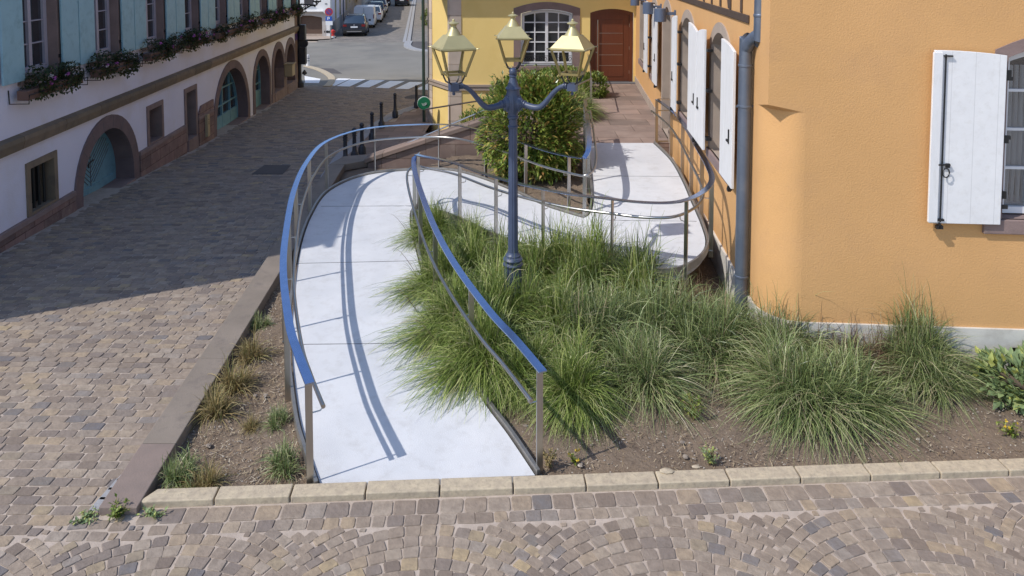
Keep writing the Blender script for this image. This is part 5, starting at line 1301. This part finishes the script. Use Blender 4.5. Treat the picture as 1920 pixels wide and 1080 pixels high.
# parking sign with no-parking disc
p = G(620, 76, -1.38); sx, sy, sz = p.x, p.y, -1.38
ps = empty('parking_sign', (sx, sy, sz), 'blue parking sign below a round no parking disc beside the white garage house', 'sign')
zv = lambda v: PD(618, v, sy).z; xu = lambda u: PD(u, 40, sy).x
mb = MB(); mb.lathe([(.04, 0), (.04, zv(16)-sz)], (sx, sy, sz), 10); mb.build('pole', 'steel_dull', ps)
mb = MB(); mb.lathe([(.29, 0), (.29, .03)], (xu(617.3), sy-.05, zv(22)), 28, axis=(0, -1, 0)); di = mb.build('disc', 'sign_red', ps)
mb = MB(); mb.lathe([(.2, 0), (.2, .008)], (xu(617.3), sy-.082, zv(22)), 28, axis=(0, -1, 0)); mb.build('disc_face', 'sign_violet', di)
mb = MB(); q = .14; cx, cz = xu(617.3), zv(22); mb.prism([(cx-q-.025, sy-.094, cz+q), (cx-q+.025, sy-.094, cz+q+.02), (cx+q+.025, sy-.094, cz-q), (cx+q-.025, sy-.094, cz-q-.02)], (0, -.006, 0)); mb.build('disc_stripe', 'sign_red', di)
mb = MB(); mb.box((xu(611), sy-.08, zv(39)), (xu(623), sy-.05, zv(30.5))); bp = mb.build('panel', 'sign_blue', ps)
mb = MB(); mb.box((xu(611), sy-.08, zv(47)), (xu(624), sy-.05, zv(39.5))); mb.build('white_panel', 'sign_white', ps)
mb = MB(); mb.box((xu(614.2), sy-.09, zv(37.4)), (xu(615.2), sy-.081, zv(32)))
mb.tube([(xu(u), sy-.086, zv(v)) for u, v in ((614.7, 32.4), (617, 32.3), (618.4, 33), (618.5, 34.4), (617, 35.2), (614.7, 35.2))], 0, flat=(.008, .045))
mb.build('letter', 'sign_white', bp)
# hydrant
p = G(624.5, 72, -1.38); hy = empty('hydrant', (p.x, p.y, -1.38), 'small red fire hydrant with a white foot behind the parking sign', 'hydrant')
mb = MB(); mb.lathe([(.13, .2), (.13, .24), (.1, .26), (.1, .42), (.15, .44), (.15, .58), (.1, .62), (.04, .68)], (p.x, p.y, -1.38), 14); mb.lathe([(.05, -.18), (.05, .18)], (p.x, p.y, -.87), 10, axis=(1, 0, 0)); mb.build('body', 'hydrant_red', hy)
mb = MB(); mb.lathe([(.14, 0), (.14, .05), (.09, .07), (.09, .2)], (p.x, p.y, -1.38), 14); mb.build('foot', 'sign_white', hy)

# ------------------------------------------------------------------ far houses
gh = empty('white_house', (-16, 56.3, -1.4), 'white house with an arched brown garage door across the junction', 'building')
WG = Wall((-24, 56.5), (1, -.03), 1)
xg = lambda u: G(u, 72, -1.33).x+24
gd = arch(xg(551), xg(596), -1.4, PD(590, 34, 56).z, .28)
mb = MB(); wall_sheet(mb, WG, [(-8, -1.5), (xg(612), -1.5), (xg(612), 3.2), (-8, 3.2)], [gd]); 
c = WG.pt(xg(612), 0); dirr = Vector((-.14, 1, 0)).normalized()
mb.add([c+Vector((0, 0, -1.5)), c+dirr*1.5+Vector((0, 0, -1.5)), c+dirr*1.5+Vector((0, 0, 3.2)), c+Vector((0, 0, 3.2))], [(0, 1, 2, 3)])
mb.build('wall', 'plaster_white', gh)
surround(WG, gd, .28, 0, .02, .3, 'plaster_grey', gh, 'door_surround'); mb = MB(); mb.wprism(WG, gd, -.3, -.26); g = mb.build('garage_door', 'wood_brown', gh)
mb = MB(); mb.wbox(WG, gd[0][0], gd[1][0], -1.38, -1.15, -.25, -.1); mb.build('threshold', 'sandstone_light', g)
zq = lambda v: PD(600, v, 56).z
mb = MB(); mb.wprism(WG, [(xg(540), zq(20)), (xg(600), zq(20)), (xg(611), zq(29)), (xg(611), zq(30)), (xg(600), zq(22)), (xg(540), zq(22))], .0, .35); mb.build('ledge', 'plaster_white', gh)
mb = MB(); mb.wprism(WG, [(xg(540), zq(22.2)), (xg(600), zq(22.2)), (xg(611), zq(30.2)), (xg(611), zq(38)), (xg(598), zq(38)), (xg(596.5), zq(33)), (xg(575), zq(29.5)), (xg(540), zq(29.5))], .0, .04); mb.build('panel', 'plaster_grey', gh)
mb = MB(); mb.wbox(WG, xg(562), xg(579), zq(8), zq(-14), -.05, .04); fx = mb.build('window', 'glass_dark', gh)
mb = MB(); mb.wbox(WG, xg(561), xg(580), zq(9.5), zq(8.2), .0, .15); mb.build('sill', 'plaster_grey', fx)
mb = MB()
for u in (602, 606, 610): mb.lathe([(.1, 0), (.1, .02)], (WG.pt(xg(u), zq(60), .0)), 12, axis=(0, -1, 0))
mb.build('vent', 'iron', gh)
mb = MB(); mb.wbox(WG, xg(602), xg(606), zq(8.2), zq(6.8), .0, .03); mb.build('number_plate', 'iron', gh)
mb = MB(); mb.prism([WG.pt(-8.5, 3.2, .1), WG.pt(xg(612)+.05, 3.2, .1), WG.pt(xg(612)-2.5, 6.5, -5), WG.pt(-8.5, 6.5, -5)], (0, 0, .2)); mb.build('roof', 'roof_tile', gh)
poly_sheet('pavement_far', [(-40, 54.5), (-17, 54.0), (-14.2, 53.8), (-13.3, 54.4), (-13.25, 56), (-14, 58), (-40, 58)], .09, 'sandstone_light')
WH = Wall((-13.9, 57.2), (-.14, 1), 1)
def far_house(name, s0, s1, h, mat, lab, wins, plinth=True, roof=True):
    wins = [w_ for w_ in wins if w_[3] < h-.2]
    t = empty(name, tuple(WH.pt((s0+s1)/2, -1.4)), lab, 'building', None); holes = []
    for a, b, z0, z1 in wins: holes.append(rect(a, b, z0, z1))
    mb = MB(); wall_sheet(mb, WH, [(s0, -1.7), (s1, -1.7), (s1, h), (s0, h)], holes)
    A = WH.pt(s0, 0); bk = WH.n*-7; B = WH.pt(s1, 0)
    for P_, fl in ((A, 0), (B, 1)): mb.add([P_+Vector((0, 0, -1.7)), P_+Vector((0, 0, h)), P_+bk*.5+Vector((0, 0, h+1.6)), P_+bk+Vector((0, 0, h)), P_+bk+Vector((0, 0, -1.7))], [(0, 1, 2, 3, 4) if not fl else (4, 3, 2, 1, 0)])
    mb.build('wall', mat, t)
    for hh in holes:
        mb = MB(); mb.ring(WH, hh, grow(hh, .12, .08), .03, -.18); f = mb.build('window', 'plaster_cream' if mat != 'plaster_cream' else 'sandstone', t)
        mb = MB(); mb.wprism(WH, hh, -.2, -.16); mb.build('pane', 'glass_dark', f)
    if plinth: mb = MB(); mb.wbox(WH, s0, s1, -1.6, -.4, -.05, .06); mb.build('plinth', 'plaster_grey', t)
    mb = MB(); mb.prism([WH.pt(s0-.02, h, .2), WH.pt(s1+.02, h, .2), WH.pt(s1+.02, h+1.7, -3.5), WH.pt(s0-.02, h+1.7, -3.5)], (0, 0, .15)); mb.build('roof', 'roof_tile', t)
    return t
far_house('townhouse', 0, 13, 2.9, 'stucco_white', 'lilac grey terraced house with small ground floor windows beside the parking sign', [(3.2, 4.0, -.3, 1.4), (7.2, 8.2, -.3, 1.7), (3.2, 4.2, 2.9, 4.2), (9.5, 11, 2.9, 4.4)])
h_ = far_house('townhouse', 13.1, 27, 4.3, 'plaster_grey', 'grey terraced house with tall dark windows behind the dark car', [(14, 15.2, -.8, 2.2), (18, 19.5, .2, 2.6), (22, 23.4, .2, 2.6), (14.4, 15.6, 3.2, 4.8), (18, 19.4, 3.2, 4.8)])
far_house('townhouse', 27.1, 46, 4.6, 'plaster_cream', 'cream terraced house behind the folded awning', [(28.5, 30, -.3, 1.8), (33, 34.5, -.3, 1.8), (39, 41, -.3, 1.8)])
far_house('townhouse', 46.1, 80, 6, 'plaster_grey', 'farthest grey house on the left side of the far street', [(48, 50, -.3, 1.8), (55, 57, -.3, 1.8)])
mb = MB(); mb.tube([WH.pt(10.2, -1.3, .1), WH.pt(10.2, 2.85, .1)], .07, 8); dn = mb.build('downpipe', 'zinc', [o for o in bpy.data.objects if o.name == 'townhouse'][0])
aw = empty('awning', tuple(WH.pt(27.5, .6, .6)), 'dark folded awning on the shaded side of the far street', 'awning')
mb = MB(); mb.prism([WH.pt(24.5, 1.5, 0), WH.pt(24.5, .9, 1.5), WH.pt(24.5, .75, 1.5), WH.pt(24.5, 1.3, 0)], WH.e*6); mb.build('cloth', 'tent_cloth', aw)
# right side of the far street
rh = empty('townhouse', (stx(75)+2.5, 75, -1.4), 'sunlit cream house on the right side of the far street', 'building')
WR = Wall((stx(62)+2.2, 62), (-.121, 1), -1); mb = MB(); hs = [rect(3+i*4, 4.2+i*4, 0, 1.7) for i in range(5)]
wall_sheet(mb, WR, [(0, -1.6), (40, -1.6), (40, 5), (0, 5)], hs); A = WR.pt(0, 0); mb.add([A+Vector((0, 0, -1.6)), A+Vector((0, 0, 5)), A+Vector((8, 0, 5)), A+Vector((8, 0, -1.6))], [(3, 2, 1, 0)]); mb.build('wall', 'plaster_cream', rh)
for hh in hs: mb = MB(); mb.ring(WR, hh, grow(hh, .12, .08), .03, -.15); f = mb.build('window', 'sandstone', rh); mb = MB(); mb.wprism(WR, hh, -.2, -.15); mb.build('pane', 'glass_dark', f)
mb = MB(); mb.prism([WR.pt(-.3, 5, .4), WR.pt(40, 5, .4), WR.pt(40, 8.5, -4), WR.pt(-.3, 8.5, -4)], (0, 0, .15)); mb.build('roof', 'roof_tile', rh)
s5 = empty('shrub', (stx(66)+1.6, 66, -1.3), 'small green bush at the foot of the sunlit cream house', 'shrub'); crown('foliage', 'leaf_bright', s5, (stx(66)+1.6, 66, -.65), (.55, .8, .75), 900, .2, .1, 11)
# end of the far street
eh = empty('distant_house', (-24, 190, -1.5), 'pale house closing the far end of the street', 'building'); WE = Wall((-60, 190), (1, 0), 1); mb = MB(); hs = [rect(30+i*4, 31.3+i*4, .5, 2.2) for i in range(5)]
wall_sheet(mb, WE, [(0, -2), (80, -2), (80, 7), (0, 7)], hs); mb.build('wall', 'plaster_cream', eh)
mb = MB()
for hh in hs: mb.wprism(WE, hh, -.3, -.1)
mb.build('window', 'glass_dark', eh)

# ------------------------------------------------------------------ cars
def car(x, y, rot, paint, lab, L=4.3, Wd=1.8, Hh=1.55, van=False, suv=False):
    z = zr(y)+.03; t = empty('van' if van else 'parked_car', (x, y, z), lab, 'van' if van else 'car', 'cars in the far street'); t.rotation_euler.z = rot
    ORG[t.name] = Vector((0, 0, 0)); hw = Wd/2
    def loft(mb, st):        # stations: (y, [(halfwidth, z) from bottom to top])
        m = len(st[0][1]); vs = []
        for yy_, pr in st: vs += [(-w_, yy_, z_) for w_, z_ in pr]+[(w_, yy_, z_) for w_, z_ in reversed(pr)]
        n2 = 2*m
        fs = [(i*n2+k, i*n2+(k+1) % n2, (i+1)*n2+(k+1) % n2, (i+1)*n2+k) for i in range(len(st)-1) for k in range(n2)]
        fs = [tuple(reversed(f)) for f in fs]; mb.add(vs, fs, True); mb.add(vs[:n2], [tuple(range(n2))]); mb.add(vs[-n2:], [tuple(range(n2-1, -1, -1))])
    b = .98 if not van else 1.15
    mb = MB()
    loft(mb, [(0, [(hw*.86, .36), (hw*.93, .5), (hw*.94, b-.12), (hw*.86, b-.02)]), (.12, [(hw*.94, .25), (hw, .5), (hw, b-.1), (hw*.93, b)]), (L*.3, [(hw*.96, .2), (hw, .5), (hw, b-.08), (hw*.93, b)]), (L*.72, [(hw*.96, .2), (hw, .5), (hw, b-.1), (hw*.92, b-.03)]), (L-.2, [(hw*.9, .22), (hw*.95, .5), (hw*.93, .7), (hw*.8, .8)]), (L, [(hw*.7, .3), (hw*.8, .48), (hw*.78, .6), (hw*.7, .66)])])
    mb.build('body', paint, t)
    gl = MB(); H = Hh
    if van: st = [(.03, [(hw*.93, b), (hw*.9, H-.1), (hw*.8, H)]), (.15, [(hw*.96, b), (hw*.93, H-.08), (hw*.84, H)]), (L*.6, [(hw*.96, b), (hw*.93, H-.08), (hw*.84, H)]), (L*.8, [(hw*.92, b-.02), (hw*.8, b+.05), (hw*.7, b+.06)])]
    else: st = [(.12, [(hw*.9, b-.03), (hw*.84, b+.02), (hw*.74, b+.04)]), (.55, [(hw*.92, b), (hw*.8, H-.1), (hw*.7, H-.04)]), (L*.35, [(hw*.92, b), (hw*.8, H-.08), (hw*.7, H)]), (L*.55, [(hw*.92, b), (hw*.8, H-.1), (hw*.68, H-.03)]), (L*.76, [(hw*.88, b-.06), (hw*.8, b-.02), (hw*.7, b)])]
    loft(gl, st); gm = gl.build('cabin' if van else 'windows', paint if van else 'car_glass', t)
    if not van:
        mb = MB(); mb.prism([(-hw*.66, .62, H-.035), (hw*.66, .62, H-.035), (hw*.68, L*.36, H+.005), (hw*.64, L*.54, H-.025), (-hw*.64, L*.54, H-.025), (-hw*.68, L*.36, H+.005)], (0, 0, .02)); mb.build('roof', paint, t)
        mb = MB()
        for sx in (-1, 1):
            for a, c_ in (((.14, b+.0, .9), (.6, H-.05, .76)), ((L*.33, b, .93), (L*.36, H-.04, .76)), ((L*.75, b-.04, .88), (L*.54, H-.05, .74))): mb.tube([(sx*hw*a[2], a[0], a[1]), (sx*hw*c_[2], c_[0], c_[1])], .035, 6)
            mb.tube([(sx*hw*.6, .5, H+.03), (sx*hw*.6, L*.5, H+.03)], .02, 6)
        mb.build('pillar', paint, t)
    for yy_ in (.75, L-.85):
        for sx in (-1, 1):
            mb = MB(); mb.lathe([(.2, -.1), (.32, -.1), (.33, 0), (.32, .1), (.2, .1)], (sx*(hw-.1), yy_, .33), 20, axis=(1, 0, 0)); wh = mb.build('wheel', 'rubber', t)
            mb = MB(); mb.lathe([(.02, -.02), (.2, -.01), (.21, .0)], (sx*(hw-.0), yy_, .33), 14, axis=(1, 0, 0)); mb.build('rim', 'chrome', wh)
    for sx in (-1, 1):
        mb = MB(); x0, x1 = sorted((sx*hw*.62, sx*hw*.93)); mb.box((x0 if not van else sorted((sx*hw*.88, sx*hw*.96))[0], -.02, b-.22-(.1 if van else 0)), (x1 if not van else sorted((sx*hw*.88, sx*hw*.96))[1], .1, b-.06+(.1 if van else 0))); mb.build('tail_light', 'tail_red', t, bevel=.015)
        mb = MB(); mb.box((sx*(hw+.1)-.09, L*.66, b-.02), (sx*(hw+.1)+.09, L*.66+.1, b+.12)); mb.build('mirror', paint, t, bevel=.02)
    mb = MB(); mb.box((-.26, -.035, .68 if not van else .55), (.26, -.015, .79 if not van else .66)); mb.build('number_plate', 'plate_white', t)
    mb = MB(); mb.box((-hw*.9, -.06, .3), (hw*.9, .1, .52)); bmp = mb.build('bumper', 'rubber' if suv else paint, t, bevel=.03)
    if suv: mb = MB(); mb.box((-hw*.62, -.075, .36), (hw*.62, -.05, .43)); mb.build('skid_plate', 'chrome', bmp); mb = MB(); mb.lathe([(.06, 0), (.06, .02)], (0, -.0, b-.1), 12, axis=(0, -1, 0)); mb.build('badge', 'chrome', t)
    if van: mb = MB(); mb.box((-.012, -.005, .5), (.012, .028, H-.12)); mb.build('door_gap', 'joint_dark', t)
rt = .13
def mid(a, b, y=0): 
    v = a[1]; p0 = G(a[0], v, -1.42); p1 = G(b[0], v, -1.42); return (p0.x+p1.x)/2, p0.y
x, y = mid((643.5, 70), (685, 70)); car(x, y, rt, 'car_navy', 'dark navy off road style car parked first at the kerb, seen from behind', Hh=1.6, suv=True)
x, y = mid((668, 54), (697, 54)); car(x, y, rt, 'car_white', 'white panel van parked directly in front of the dark navy car', L=4.4, Hh=1.85, van=True)
x, y = mid((678, 45), (707, 45)); car(x+.1, y+.8, rt, 'car_white', 'white car parked directly in front of the white van', Hh=1.5)
x, y = mid((691, 35), (717, 35)); car(x, y, rt, 'car_grey', 'grey car parked in front of the white car, fourth in the row', Hh=1.6)
x, y = mid((699, 25.5), (721, 25.5)); car(x, y, rt, 'car_white', 'white car fifth in the parked row', Hh=1.5)
x, y = mid((708, 12), (727, 12)); car(x, y, rt, 'car_dark', 'dark car farthest in the parked row', Hh=1.6)
x, y = mid((743, 12), (764, 12)); car(x, y, rt-.02, 'car_dark', 'black car driving away in the middle of the far street', Hh=1.45)
print('objects', len(bpy.data.objects), 'polys', sum(len(o.data.polygons) for o in bpy.data.objects if o.type == 'MESH'))
